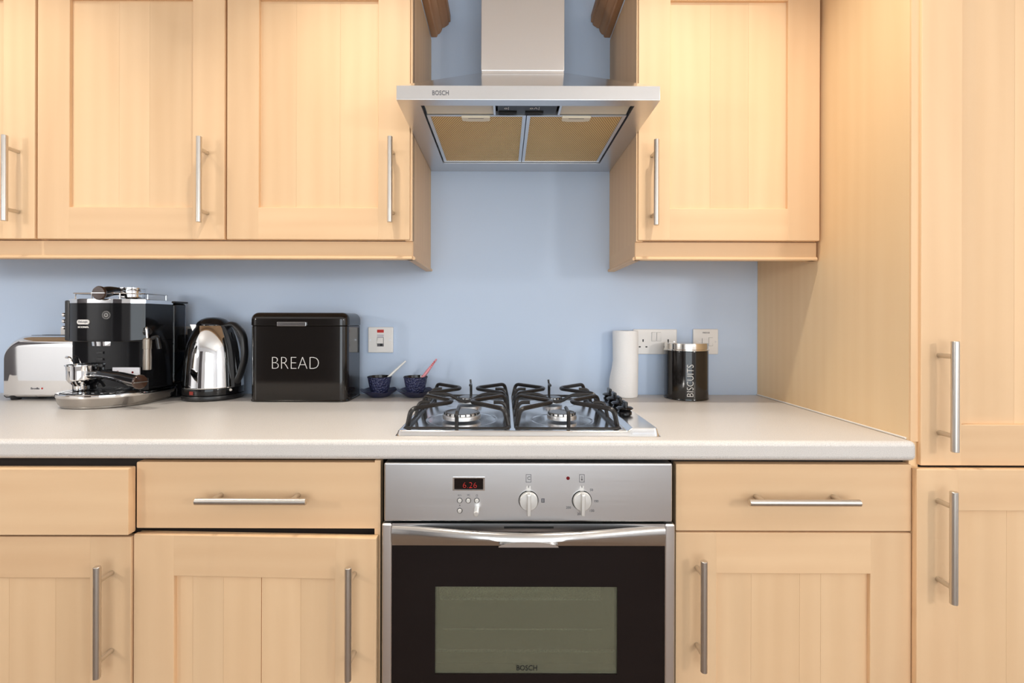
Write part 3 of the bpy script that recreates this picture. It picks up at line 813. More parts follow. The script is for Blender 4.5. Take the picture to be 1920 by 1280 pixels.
for bxx, bd, br in burn:
    z = TOP + 0.0065
    b_ = part('burner', lathe(new(), [(br * .8, 0), (br, 0.001), (br, 0.007), (br * .97, 0.010), (br * .90, 0.0115), (br * .88, 0.0155), (br * .8, .0155)], (bxx, Y(bd), z), 40), 'alu', hob)
    part('burner_cap', lathe(new(), [(br * .84, 0.0150), (br * .86, 0.0156), (br * .84, 0.0168), (br * .5, 0.0172), (1e-4, 0.0172)], (bxx, Y(bd), z), 40), 'cap', b_, 'dark burner cap')
    for k in range(20 if br > .04 else 16):
        a = 2 * math.pi * k / (20 if br > .04 else 16)
        p = Vector((bxx + br * .885 * math.cos(a), Y(bd) + br * .885 * math.sin(a), z + 0.0135))
        bm = box(new(), -0.0022, 0.0022, -0.0013, 0.0013, -0.002, 0.002)
        bm.transform(Matrix.Translation(p) @ Matrix.Rotation(a, 4, 'Z'))
        part('flame_port', bm, 'dark_hole', b_)
z0, z1 = TOP + 0.0095, TOP + 0.0475
RB = 0.0054
for c in (c1, c2):
    d0, d1 = 1.028, 1.476
    loop = fillet([(c - GW, Y(d0) + .02, z0), (c - GW, Y(d0), z0), (c + GW, Y(d0), z0), (c + GW, Y(d1), z0), (c - GW, Y(d1), z0), (c - GW, Y(d0) + .02, z0)], 0.012)
    g = part('pan_support', tube(new(), loop[:-1], 0.0036, 8, closed=True), 'iron', hob, 'black iron pan support')
    def finger(pts, r=RB, fl=0.014):
        part('support_finger', tube(new(), fillet(pts, fl, 4), r, 8), 'iron', g)
    for cc in (dF, dB):
        for s in (-1, 1):
            xo, xi = c + s * GW, c + s * (GW - 0.008)
            finger([(xo, Y(cc - .098), z0), (xi, Y(cc - .098), z1), (c + s * .026, Y(cc - .012), z1), (c + s * .026, Y(cc + .012), z1), (xi, Y(cc + .092), z1), (xo, Y(cc + .092), z0)])
            finger([(xo, Y(cc), z0), (xi, Y(cc), z1 - .002), (c + s * .078, Y(cc), z1 - .002)], 0.0045)
    md = (dF + dB) / 2 + 0.004
    for s in (-1, 1):
        finger([(c + s * GW, Y(md), z0), (c + s * (GW - .008), Y(md), z1), (c + s * .045, Y(md), z1), (c + s * .016, Y(md), z1 - .018), (c - s * .003, Y(md), z1 - .021)], 0.0046, 0.02)
    finger([(c, Y(d0), z0), (c, Y(d0), z1 - .004), (c, Y(d0 + .045), z1)], 0.0042, 0.006)
    finger([(c, Y(d1), z0), (c, Y(d1 - .004), z1), (c, Y(d1 - .04), z1)], 0.0042, 0.006)
    finger([(c, Y(d1 - .002), z1 - .004), (c - .002, Y(d1), z1 + .013)], 0.003)
for i, (px, py) in enumerate(((1173, 780), (1164.5, 769), (1155, 760), (1146, 752))):
    d = 1.168 + 0.072 * i
    x = 0.301 + 0.0035 * i
    z = TOP + 0.0165
    k = part('control_knob', lathe(new(), [(0.017, 0), (0.0175, 0.004), (0.013, 0.0075), (0.0195, 0.011), (0.021, 0.013), (0.016, 0.0165), (1e-4, 0.0185)], (x, Y(d), z), 28), 'black', hob, 'black hob knob')
    bm = box(new(), -0.0042, 0.0042, -0.017, 0.017, 0.014, 0.031, 0.003)
    bm.transform(Matrix.Translation((x, Y(d), z)) @ Matrix.Rotation(R(0), 4, 'Z'))
    part('knob_grip', bm, 'black', k)

# ------------------------------------------------------------------ toaster
tx0, tx1, td0, td1 = -1.522, -1.276, 1.425, 1.535
TH = 0.196
to = thing('toaster', 'shiny chrome two slice toaster behind the coffee machine near the photo edge', 'toaster', ((tx0 + tx1) / 2, Y(td0), TOP))
def shell(x0, x1, inset, zb):
    # side profile rounded at the top, swept along x with rounded ends
    prof = []
    y0, y1 = Y(td0) + inset, Y(td1) - inset
    prof += [(y0 + .006, zb), (y0, zb + 0.008)]
    r = 0.034
    for i in range(9):
        a = R(180 - 90 * i / 8); prof.append((y0 + r + r * math.cos(a), TH - inset - r + r * math.sin(a)))
    for i in range(9):
        a = R(90 - 90 * i / 8); prof.append((y1 - r + r * math.cos(a), TH - inset - r + r * math.sin(a)))
    prof += [(y1, zb + 0.008), (y1 - .006, zb)]
    rings = []
    R0 = 0.045; n = 7
    def at(x, dz): # shrink the top near the ends to round the corner as seen from the front
        return [(x, a, TOP + zb + (b - zb) * ((TH - dz - zb) / (TH - zb))) for a, b in prof]
    for i in range(n + 1):
        t = i / n; rings.append(at(x0 + R0 * (1 - math.cos(t * math.pi / 2)), R0 * (1 - math.sin(t * math.pi / 2))))
    for i in range(n + 1):
        t = 1 - i / n; rings.append(at(x1 - R0 * (1 - math.cos(t * math.pi / 2)), R0 * (1 - math.sin(t * math.pi / 2))))
    return loft(new(), rings)
part('body', shell(tx0 + 0.004, tx1 - 0.004, 0.0, 0.010), 'chrome', to)
part('end_cap', shell(tx0, tx0 + 0.1, 0.004, 0.006), 'black_soft', to)
part('end_cap', shell(tx1 - 0.1, tx1, 0.004, 0.006), 'black_soft', to)
for dy in (0.032, 0.066):
    part('bread_slot', B(tx0 + 0.055, tx1 - 0.055, Y(td0) + dy, Y(td0) + dy + 0.016, TOP + TH - 0.004, TOP + TH + 0.0006), 'dark_hole', to)
for x in (tx0 + 0.025, tx1 - 0.025):
    for y in (Y(td0) + 0.016, Y(td1) - 0.016):
        part('foot', cyl(new(), (x, y, TOP + .0003), (x, y, TOP + 0.012), 0.012, 0.015, 14), 'black_soft', to)
part('logo', text_on_wall('Breville', 0.0085, (X(66, td0, 728), Y(td0) - 0.0003, Z(728, td0, 66)), width=0.026), 'ink', to)
part('logo_dot', cyl(new(), (X(79, td0, 728), Y(td0), Z(728, td0, 79)), (X(79, td0, 728), Y(td0) - .0005, Z(728, td0, 79)), 0.0027, seg=16), 'red_print', to)

# ------------------------------------------------------------------ coffee machine
cm = thing('coffee_machine', 'black and chrome pump espresso machine standing in front of the toaster', 'coffee machine', (-1.14, Y(1.36), TOP))
KX0, KX1 = -1.256, -1.032
def plan(x0, x1, df, db, bow, rc, n=14):
    """outline with a bowed front; list of (x, y)"""
    out = [(x1, Y(db)), (x1, Y(df + rc))]
    for i in range(n + 1):
        u = i / n; x = x1 + (x0 - x1) * u
        s = math.sin(math.pi * u)
        e = 1 - abs(2 * u - 1) ** 3.0
        out.append((x + 0.0, Y(df + rc * (1 - e) - bow * s)))
    out += [(x0, Y(df + rc)), (x0, Y(db))]
    return out
def slab(outline, levels):
    """levels: list of (z, inset) — inset moves towards the outline's centre"""
    cx = sum(p[0] for p in outline) / len(outline); cyy = sum(p[1] for p in outline) / len(outline)
    hw = max(abs(p[0] - cx) for p in outline)
    rings = []
    for z, k in levels:
        f_ = 1 - k / hw
        rings.append([(cx + (x - cx) * f_, cyy + (y - cyy) * f_, z) for x, y in outline])
    return loft(new(), rings)
def smooth_loop(pts, n=2):
    for _ in range(n):
        out = []
        for (a, b) in zip(pts, pts[1:] + pts[:1]):
            out += [(a[0] * .75 + b[0] * .25, a[1] * .75 + b[1] * .25), (a[0] * .25 + b[0] * .75, a[1] * .25 + b[1] * .75)]
        pts = out
    return pts
bo = smooth_loop([(x, Y(d)) for x, d in ((-1.030, 1.505), (-1.030, 1.42), (-1.036, 1.350), (-1.065, 1.300), (-1.130, 1.270), (-1.195, 1.272), (-1.245, 1.296),
                  (-1.268, 1.336), (-1.264, 1.390), (-1.262, 1.43), (-1.260, 1.505))])
part('base', slab(bo, [(TOP + .0005, .014), (TOP + .003, .012), (TOP + .006, .012), (TOP + .010, .007), (TOP + .030, .001)]), M['base_metal'] if 'base_metal' in M else 'black', cm)
part('base_rim', slab(bo, [(TOP + .0295, .0), (TOP + .032, -.001), (TOP + .038, -.0005), (TOP + .040, .003), (TOP + .0402, .008)]), 'chrome', cm, 'chrome rim of the drip tray')
part('drip_tray', slab(bo, [(TOP + .039, .010), (TOP + .0425, .011), (TOP + .0428, .014)]), 'black', cm)
for i in range(7):
    x = KX0 + 0.02 + 0.025 * i
    part('tray_slot', B(x, x + 0.008, Y(1.292), Y(1.335), TOP + 0.0425, TOP + 0.0436, 0.0004), 'chrome_soft', cm)
col = plan(KX0 + 0.002, KX1, 1.352, 1.462, 0.002, 0.012, 10)
part('column', slab(col, [(TOP + .042, 0), (TOP + .184, 0)]), 'black', cm)
for i in range(4):
    zc = TOP + 0.165 - 0.019 * i - 0.014
    part('column_slot', B(X(180, 1.345), X(192, 1.345), Y(1.3465), Y(1.352), zc - .004, zc + .003, 0.001), 'black_soft', cm)
part('label_sticker', B(X(209, 1.345), X(260, 1.345), Y(1.3487), Y(1.352), Z(704, 1.345, 230), Z(689, 1.345, 230)), 'sticker', cm, 'white printed sticker')
for px, rr in ((219, 0.0045), (247, 0.003)):
    part('sticker_print', cyl(new(), (X(px, 1.345), Y(1.3488), Z(698, 1.345, px)), (X(px, 1.345), Y(1.3482), Z(698, 1.345, px)), rr, seg=12), 'red_dark', cm)
hd = plan(KX0, KX1, 1.335, 1.462, 0.012, 0.016, 16)
zh0, zh1 = TOP + 0.183, TOP + 0.2925
part('head', slab(hd, [(zh0, .003), (zh0 + .002, 0), (zh0 + .008, 0), (zh1, 0)]), 'black', cm)
part('top_band', slab(hd, [(zh1, -.0005), (zh1 + .0105, -.0005), (zh1 + .012, .001)]), 'chrome', cm, 'chrome band round the top')
part('control_strip', B(KX0 - 0.004, KX0 + 0.012, Y(1.345), Y(1.39), zh0 + .002, zh1 + .008, 0.003), 'black_soft', cm)
for i, py in enumerate((590, 602, 614)):
    z = Z(py, 1.35, 125)
    part('button', lathe(new(), [(0.003, 0), (0.003, 0.004), (0.0055, 0.006), (0.0055, 0.010), (0.002, 0.013)], (KX0 - 0.003, Y(1.352), z), 14, Matrix.Rotation(R(-90), 4, 'Y')), 'chrome_soft', cm)
part('group_head', lathe(new(), [(0.036, 0), (0.044, 0.001), (0.045, 0.012), (0.045, 0.016)], (X(195, 1.36), Y(1.385), zh0 - 0.014), 36), 'chrome', cm)
# badge and emblem on the curved front
def front_y(x):
    u = (KX1 - x) / (KX1 - KX0); e = 1 - abs(2 * u - 1) ** 3.0
    return Y(1.335 + 0.016 * (1 - e) - 0.012 * math.sin(math.pi * u))
xb_ = X(156, 1.326)
yb_ = front_y(xb_); yaw_b = math.atan2(front_y(xb_ + .005) - front_y(xb_ - .005), 0.01)
bm = prism(new(), rrect(-0.0205, 0.0205, -0.0068, 0.0068, 0.0066), -0.0012, 0.004, 'Y')
bm.transform(Matrix.Translation((xb_, yb_, Z(603.5, 1.326, 156))) @ Matrix.Rotation(yaw_b, 4, 'Z'))
part('badge', bm, 'white_print', cm, 'white pill shaped badge')
part('badge_lettering', text_on_wall("DeLonghi", 0.0075, (xb_, yb_ - 0.0014, Z(603.5, 1.326, 156)), width=0.03, yaw=yaw_b), 'ink', cm)
part('model_lettering', text_on_wall('ICONA', 0.0075, (xb_ + 0.0015, yb_ - 0.0012, Z(613, 1.326, 156)), width=0.034, depth=0.0014, yaw=yaw_b), 'white_print', cm)
xe = X(199, 1.323); ye = front_y(xe); ze = Z(590.5, 1.323, 199)
bm = new()
for k in range(18):
    a = 2 * math.pi * k / 18
    b0 = box(bmesh.new(), -0.0009, 0.0009, -0.0012, 0.0015, 0.0085, 0.0118)
    b0.transform(Matrix.Translation((xe, ye, ze)) @ Matrix.Rotation(a, 4, 'Y'))
    me = bpy.data.meshes.new('tmp'); b0.to_mesh(me); b0.free(); bm.from_mesh(me); bpy.data.meshes.remove(me)
part('emblem', bm, 'emblem_grey', cm, 'round grey emblem of short rays', kind='stuff')
part('emblem_eye', lathe(new(), [(0.0022, 0), (0.0062, 0), (0.0062, .0014), (0.0022, .0014)], (xe, ye, ze), 20, Matrix.Rotation(R(90), 4, 'X'), False, False), 'emblem_grey', cm)
# gallery rail
zr = zh1 + 0.012
rail = [(X(148, 1.36), Y(1.37), zr + 0.019), (X(157, 1.36), Y(1.345), zr + 0.0165), (X(205, 1.345), Y(1.335), zr + .0165)]
rl = part('gallery_rail', tube(new(), fillet([(KX0 + .012, Y(1.455), zr + .016), (KX0 + .012, Y(1.345), zr + .016), (-1.135, Y(1.335), zr + .016), (KX1 - .012, Y(1.345), zr + .016), (KX1 - .012, Y(1.455), zr + .016)], .02), 0.0016, 8), 'chrome', cm, 'thin chrome cup rail')
for x, d in ((KX0 + .014, 1.36), (-1.175, 1.338), (-1.095, 1.338), (KX1 - .012, 1.375), (KX1 - .012, 1.45), (KX0 + .012, 1.45)):
    part('rail_post', cyl(new(), (x, Y(d), zr - .001), (x, Y(d), zr + .016), 0.0017, seg=8), 'chrome', rl)
# water tank at the back
part('water_tank', B(KX0 + .004, KX1 + 0.004, Y(1.4645), Y(1.522), TOP + .045, zh1 + .004, 0.008, 3), 'tank', cm, 'smoky clear water tank')
part('tank_lid', B(KX0 + .002, KX1 + 0.007, Y(1.463), Y(1.525), zh1 + .0045, zh1 + .011, 0.003), 'black_soft', cm)
part('rear_base', B(-1.262, KX1 + 0.002, Y(1.48), Y(1.53), TOP + .0006, TOP + .045, 0.006), 'black', cm)
# steam wand
sx = KX1 + 0.012; sd = 1.343
part('steam_pivot', lathe(new(), [(0.004, 0), (0.011, .003), (0.011, .012), (0.007, .018)], (KX1 - 0.006, Y(sd + .012), Z(622, sd, 275)), 18, Matrix.Rotation(R(90), 4, 'Y')), 'black_soft', cm)
part('steam_pipe', tube(new(), fillet([(KX1, Y(sd + .006), Z(616, sd, 270)), (sx, Y(sd - .004), Z(613, sd, 275)), (sx + .004, Y(sd - .006), Z(634, sd, 278))], .012), 0.0035, 10), 'chrome', cm)
part('froth_nozzle', lathe(new(), [(0.006, 0), (0.0105, .001), (0.0110, .035), (0.0100, .060), (0.0112, .0605), (0.0112, .088), (0.008, .091)], (sx + .004, Y(sd - .006), Z(693, sd, 278)), 22), M['nozzle'] if 'nozzle' in M else 'chrome_soft', cm)
bm = tube(new(), fillet([(sx + .016, Y(sd - .004), Z(634, sd, 288)), (sx + .028, Y(sd), Z(630, sd, 295)), (sx + .034, Y(sd), Z(654, sd, 298))], .012), 0.006, 10)
part('nozzle_lever', bm, 'black', cm)

# filter holders (portafilters)
def filter_holder(label, c, ang, low, rb=0.034, bh=0.024, reach=0.16, disc=0.0195, gz=None, ez=None, spout=True):
    """low: height of the spout section under the basket; bh: basket height; gz, ez: height of the grip's root and end"""
    t = thing('filter_holder', label, 'filter holder', c, 'espresso filter holders')
    cx, cy_, cz = c
    z0_ = low; z1_ = low + bh
    gz = z0_ + bh * .35 if gz is None else gz
    ez = gz if ez is None else ez
    prof = [(rb * .45, .0004), (rb * .5, .002), (rb * .52, z0_ * .45), (rb * .80, z0_ * .8), (rb * .90, z0_), (rb * .95, z0_ + .003), (rb * .95, z1_ - .004), (rb * 1.06, z1_ - .003), (rb * 1.06, z1_), (rb * .99, z1_), (rb * .9, z0_ + .006), (1e-4, z0_ + .004)]
    part('basket', lathe(new(), prof, c, 40), 'chrome', t)
    dx, dy = math.cos(ang), math.sin(ang)
    P = lambda s, h, k=0: Vector((cx + dx * s - dy * k, cy_ + dy * s + dx * k, cz + h))
    a = rb * .93
    L_ = reach - a
    pts = [P(a, gz), P(a + L_ * .2, gz + .004), P(a + L_ * .55, gz + .004 + (ez - gz) * .3), P(a + L_ * .85, gz + (ez - gz) * .75), P(reach, ez)]
    hp = fillet(pts, .03, 5); nn = len(hp)
    rad = [0.010 + (disc * .82 - 0.010) * sstep(i / (nn - 1) * 1.25) for i in range(nn)]
    part('grip', tube(new(), hp, rad, 16), 'black', t, 'black plastic grip')
    side = Vector((dy, -dx, 0)) * (1 if (dx > 0) else -1)
    part('grip_stripe', tube(new(), [p + side * (rad[i] * .97) + Vector((0, 0, -.002)) for i, p in enumerate(hp)], 0.0017, 8), 'chrome', t)
    e0 = hp[-1]; tdir = Vector((dx, dy, 0)).normalized()
    mt = Matrix.Rotation(math.atan2(dy, dx), 4, 'Z') @ Matrix.Rotation(R(90), 4, 'Y') @ Matrix.Rotation(R(90), 4, 'Z')
    dk = part('end_disc', lathe(new(), [(disc * .9, -.004), (disc, -.001), (disc, .003), (disc * .9, .0055), (1e-4, .0065)], e0, 32, mt), 'brown_disc', t)
    bm = box(new(), -disc * .97, disc * .97, -.0012, .0012, .0045, .0072, .0003); bm.transform(Matrix.Translation(e0) @ mt)
    part('disc_stripe', bm, 'chrome', dk)
    if spout:
        part('spout', tube(new(), fillet([(cx + .012, cy_ - .012, cz + low * .9), (cx + .020, cy_ - .020, cz + low * .55), (cx + .024, cy_ - .024, cz + low * .15)], .006), 0.0055, 10), 'chrome', t)
    return t, P
fc = Vector((X(154, 1.338), Y(1.338), TOP + 0.0442)); fe = Vector((X(262, 1.272), Y(1.272), 0))
fh, P = filter_holder('chrome filter holder lying on the drip tray, its black grip pointing toward the kettle', tuple(fc), math.atan2(fe.y - fc.y, fe.x - fc.x), 0.030, rb=0.0355, bh=0.044,
                      reach=math.hypot(fe.x - fc.x, fe.y - fc.y), disc=0.0195, gz=.045, ez=.033)
part('ear', tube(new(), fillet([P(-.036, .066), P(-.044, .078), P(-.050, .092), P(-.066, .092)], .008), 0.0036, 8), 'chrome_soft', fh)
fc = Vector((X(247, 1.425), Y(1.425), zh1 + 0.0125)); fe = Vector((X(187, 1.315), Y(1.315), 0))
filter_holder('chrome filter holder stored on top of the coffee machine behind the cup rail', tuple(fc), math.atan2(fe.y - fc.y, fe.x - fc.x), 0.006, rb=0.036, bh=0.030,
              reach=math.hypot(fe.x - fc.x, fe.y - fc.y), disc=0.0195, gz=.020, ez=Z(549, 1.31, 187) - zh1 - .0125, spout=False)

# ------------------------------------------------------------------ kettle
kx, kd = X(402, 1.485), 1.482
ke = thing('kettle', 'polished steel jug kettle with black handle beside the bread bin', 'kettle', (kx, Y(kd), TOP))
kc = (kx, Y(kd), TOP)
part('power_base', lathe(new(), [(0.074, .0004), (0.083, .002), (0.085, .008), (0.083, .015), (0.075, .017)], kc, 48), 'black_soft', ke)
part('skirt', lathe(new(), [(0.078, .0175), (0.084, .018), (0.0845, .034), (0.083, .0385)], kc, 48), 'black', ke)
part('body', lathe(new(), [(0.0845, .038), (0.0855, .040), (0.0845, .043), (0.0825, .08), (0.080, .115), (0.0765, .145), (0.071, .172), (0.0635, .195), (0.055, .213), (0.047, .2275), (0.044, .229)], kc, 64), 'chrome', ke)
part('lid', lathe(new(), [(0.047, .227), (0.0475, .231), (0.044, .238), (0.034, .247), (0.02, .2525), (1e-4, .254)], kc, 48), 'black', ke)
part('spout', loft(new(), [[(kx - .052 - .0, Y(kd) + s * .020, TOP + .205) for s in (-1, 0, 1)] + [(kx - .03, Y(kd), TOP + .205)],
                           [(kx - .064, Y(kd) + s * .017, TOP + .231) for s in (-1, 0, 1)] + [(kx - .03, Y(kd), TOP + .231)]]), 'chrome', ke)
ha = R(-14); hdx, hdy = math.cos(ha), math.sin(ha)
def KP(r, z, k=0): return Vector((kx + hdx * r - hdy * k, Y(kd) + hdy * r + hdx * k, TOP + z))
# backing strip that follows the body profile
rings = []
for r, z in [(0.086, .039), (0.0855, .06), (0.0835, .08), (0.081, .115), (0.0775, .145), (0.072, .172), (0.0645, .195), (0.056, .213), (0.046, .229)]:
    rings.append([KP(r * .96, z, .017), KP(r + .006, z, .013), KP(r + .006, z, -.013), KP(r * .96, z, -.017)])
part('backing_strip', loft(new(), rings), 'black_soft', ke)
hp = fillet([KP(.040, .224), KP(.072, .236), KP(.112, .205), KP(.119, .13), KP(.100, .075), KP(.086, .052)], .045, 6)
part('handle', tube(new(), hp, 0.0085, 14, ry=0.0125), 'black_soft', ke, 'black loop handle')
part('handle_inner', tube(new(), fillet([KP(.062, .205), KP(.080, .13), KP(.090, .075)], .03), 0.007, 10), 'black', ke)
a = R(236)
bm = lathe(new(), [(0.0846, 0.021), (0.0850, 0.0215), (0.0850, 0.031), (0.0846, 0.0315)], kc, 120, None, False, False)
bmesh.ops.delete(bm, geom=[v for v in bm.verts if not (R(252) < (math.atan2(v.co.y - kc[1], v.co.x - kx) % (2 * math.pi)) < R(264.5))], context='VERTS')
part('red_mark', bm, 'red_dull', ke, 'small red printed mark')
part('switch', cyl(new(), KP(.083, .0335, -.02), KP(.090, .032, -.026), 0.004, seg=12), 'chrome_soft', ke)

# ------------------------------------------------------------------ bread bin
bd0, bd1 = 1.405, 1.552
qx0, qx1 = X(465.5, bd0, 680), -0.4695
bb = thing('bread_bin', 'glossy black bread bin lettered BREAD standing beside the kettle', 'bread bin', ((qx0 + qx1) / 2, Y(bd0), TOP))
zs_ = TOP + 0.2295
o_ = rrect(qx0, qx1, Y(bd0), Y(bd1), 0.024, 8)
def oi(k): return rrect(qx0 + k, qx1 - k, Y(bd0) + k, Y(bd1) - k, max(0.024 - k, .004), 8)
def lv(levels): return loft(new(), [[(x, y, z) for x, y in oi(k)] for z, k in levels])
part('body', lv([(TOP + .0005, .003), (TOP + .0015, -.001), (TOP + .004, -.001), (TOP + .006, .0008), (zs_ - .003, .0008), (zs_ - .001, .0025)]), 'black_tin', bb)
lvls = [(zs_ - .001, .0016), (zs_ + .001, -.0006), (zs_ + .004, -.0006)]
for i in range(9):
    a = R(90 * i / 8); lvls.append((zs_ + .017 + .022 * math.sin(a), -.0006 + .022 * (1 - math.cos(a))))
part('lid', lv(lvls), 'black_tin', bb)
part('lid_handle', B(X(521, bd0), X(575, bd0), Y(bd0) - .006, Y(bd0) + .002, Z(611, bd0, 548), Z(603.5, bd0, 548), 0.001), 'chrome_soft', bb, 'flat silver lid pull')
part('lettering', text_on_wall('BREAD', 0.0555, (X(554, bd0, 680), Y(bd0) - 0.0004 + .0008, Z(680, bd0, 554)), width=0.140, thin=-0.0016, depth=0.0006), 'white_print', bb)

# ------------------------------------------------------------------ biscuit canister
cd_ = 1.502; cxx = X(1286.5, cd_); cr_ = 0.0665
ca_ = thing('biscuit_tin', 'round black tin lettered BISCUITS with steel lid in front of the wall sockets', 'tin', (cxx, Y(cd_), TOP))
cc_ = (cxx, Y(cd_), TOP)
zl = 0.153
part('body', lathe(new(), [(cr_ - .002, .0005), (cr_ + .001, .0012), (cr_ + .001, .004), (cr_, .0055), (cr_, zl - .004), (cr_ - .001, zl)], cc_, 56), 'black_tin', ca_)
part('lid', lathe(new(), [(cr_ + .0005, zl), (cr_ + .0025, zl + .0005), (cr_ + .0025, zl + .003), (cr_ - .0005, zl + .0045), (cr_ - .0005, zl + .021), (cr_ - .0015, zl + .023), (cr_ - .004, zl + .0235), (1e-4, zl + .0235)], cc_, 56), 'lid', ca_, 'shiny steel lid')
bm = text_on_wall('BISCUITS', 0.028, (0, 0, 0), width=0.098, thin=-0.0004, depth=0.0008, rot=R(90))
ang0 = (X(1294.5, 1.436) - cxx) / cr_
tz = Z(713.5, 1.437, 1294)
for v in bm.verts:
    a = v.co.x / cr_ + ang0; rr = cr_ + 0.0005 - v.co.y
    v.co = Vector((cxx + rr * math.sin(a), Y(cd_) - rr * math.cos(a), tz + v.co.z))
part('lettering', bm, 'white_print', ca_)

# ------------------------------------------------------------------ kitchen roll
rd = 1.531; rx = X(1172.5, rd)
kr = thing('kitchen_roll', 'white kitchen paper roll standing upright beside the hob knobs', 'paper roll', (rx, Y(rd), TOP))
rrad = 0.0405; rh = 0.2135
def wob(a, z): return rrad + 0.0006 * math.sin(3 * a + z * 20)
rings = []
for z, k in ((.0006, -.001), (.003, 0), (.05, 0), (.12, 0), (rh - .003, 0), (rh, -.001), (rh, -.021)):
    rings.append([(rx + (wob(a, z) + k) * math.cos(a), Y(rd) + (wob(a, z) + k) * math.sin(a), TOP + z) for a in [2 * math.pi * i / 40 for i in range(40)]])
part('roll', loft(new(), rings, True, False), 'paper', kr)
part('cardboard_core', lathe(new(), [(0.0195, rh - .05), (0.021, rh - .05), (0.021, rh - .0005), (0.0195, rh - .0005)], (rx, Y(rd), TOP), 28, None, False, False), mat('cardboard', lin(170, 150, 125), .9), kr)
# loose sheet flap curling off the left side towards the bottom
rings = []
for i in range(9):
    z = 0.0015 + 0.112 * i / 8
    k = sstep((0.114 - z) / 0.07) * 0.0105
    row = []
    for j in range(9):
        a = R(262 - 84 * j / 8)
        r_ = rrad + 0.0008 + k * (j / 8) ** 1.6
        row.append((rx + r_ * math.cos(a), Y(rd) + r_ * math.sin(a), TOP + z))
    rings.append(row)
part('loose_sheet', loft(new(), rings, False, False, closed=False), 'paper', kr, 'loose paper edge curling off the roll')

# ------------------------------------------------------------------ cups, saucers, spoons
cups = ((715, 'beside the bread bin', 'a white spoon'), (781.5, 'next to the hob', 'a pink patterned spoon'))
for i, (px, where, sp_) in enumerate(cups):
    d = 1.512; x = X(px - (3 if i == 0 else 2), d); y = Y(d)
    # leaf shaped saucer
    rings = []
    nseg = 48
    for r, z, wv in ((.026, .0004, 0), (.029, .001, 0), (.038, .008, .3), (.050, .0165, .8), (.0575, .0215, 1), (.0580, .0230, 1), (.050, .0195, .8), (.036, .0120, .2), (.024, .0105, 0), (.003, .0103, 0)):
        ring = []
        for k in range(nseg):
            a = 2 * math.pi * k / nseg
            w = math.cos(5 * a + .6)
            ring.append((x + r * (1 + .05 * wv * w) * math.cos(a), y + r * (1 + .05 * wv * w) * math.sin(a), TOP + z + .0022 * wv * math.cos(5 * a + .6 + 1.2) + 0.002 * wv * math.cos(2 * a)))
        rings.append(ring)
    solo('saucer', loft(new(), rings), 'saucer', f'navy blue wavy edged saucer under the tea cup {where}', 'saucer', (x, y, TOP), 'blue saucers')
    zc = TOP + 0.0108
    c = thing('tea_cup', f'navy blue cast iron tea cup {where} holding {sp_}', 'cup', (x, y, zc), 'blue tea cups')
    part('cup_body', lathe(new(), [(.020, .0002), (.0235, .001), (.0258, .004), (.0310, .018), (.0348, .036), (.0370, .0495), (.0385, .0510), (.0390, .0540)], (x, y, zc), 44, None, True, False), 'cup', c)
    part('cup_lining', lathe(new(), [(.0390, .0540), (.0382, .0548), (.0368, .0540), (.0335, .036), (.0285, .018), (.020, .007), (1e-4, .006)], (x, y, zc), 44, None, False, True), 'cup_in', c, 'dark glazed lining')
    if i == 0:
        p0, p1, m_ = (733.5, 702), (758, 678), 'porcelain'
    else:
        p0, p1, m_ = (797, 702), (817, 674), 'pink'
    q0 = Vector((x - .004, y - .006, zc + .018))
    qm = Vector((X(p0[0], d), y, Z(p0[1], d, p0[0]))); q1 = Vector((X(p1[0], d), y + .022, Z(p1[1], d, p1[0])))
    sp = thing('spoon', 'slender white porcelain spoon leaning in the tea cup beside the bread bin' if i == 0 else 'pink porcelain spoon with red pattern leaning in the tea cup next to the hob', 'spoon', tuple(q0), 'porcelain spoons')
    pts = fillet([q0, qm, q1], .012)
    pts[0] = q0
    part('spoon_stem', tube(new(), pts, [0.0052 if i else 0.0038] * (len(pts) - 1) + [0.0026], 10), m_, sp)
    bm = bmesh.new(); bmesh.ops.create_uvsphere(bm, u_segments=16, v_segments=10, radius=1)
    bm.transform(Matrix.Translation(q0 + Vector((-.003, 0, -.001))) @ Matrix.Rotation(R(-35), 4, 'Y') @ Matrix.Diagonal((.014, .010, .005, 1)))
    part('spoon_bowl', bm, m_, sp)
    if i:
        for k in range(6):
            u = 0.25 + .11 * k; p = qm.lerp(q1, u)
            bm = bmesh.new(); bmesh.ops.create_uvsphere(bm, u_segments=8, v_segments=6, radius=1)
            bm.transform(Matrix.Translation(p + Vector((0, -.0030, .0005))) @ Matrix.Rotation(R(-55), 4, 'Y') @ Matrix.Diagonal((.0026, .0014, .0018, 1)))
            part('pattern_spot', bm, 'red_print', sp)

# ------------------------------------------------------------------ wall plates
DP = 1.573
def plate(name, label, cat, px0, px1, py0, py1, group):
    x0, x1 = X(px0, 1.566), X(px1, 1.566); pm = (px0 + px1) / 2
    z0, z1 = Z(py1, 1.566, pm), Z(py0, 1.566, pm)
    t = thing(name, label, cat, ((x0 + x1) / 2, -0.001, z0), group)
    part('faceplate', B(x0, x1, -0.0095, -0.0004, z0, z1, 0.003, 3), 'white', t)
    return t, x0, x1, z0, z1
YP = -0.0095
def screw(t, x, z):
    part('screw', cyl(new(), (x, YP + .001, z), (x, YP - .0006, z), 0.0028, seg=12), 'alu', t)
def rocker(t, x0, x1, z0, z1):
    part('rocker_gap', B(x0 - .0006, x1 + .0006, YP - .0003, YP + .001, z0 - .0006, z1 + .0006), 'ink', t)
    bm = prism(new(), [(YP, z0), (YP - .0005, z0), (YP - .0035, z1), (YP, z1)], x0, x1, 'X')
    part('rocker_switch', bm, 'white', t)
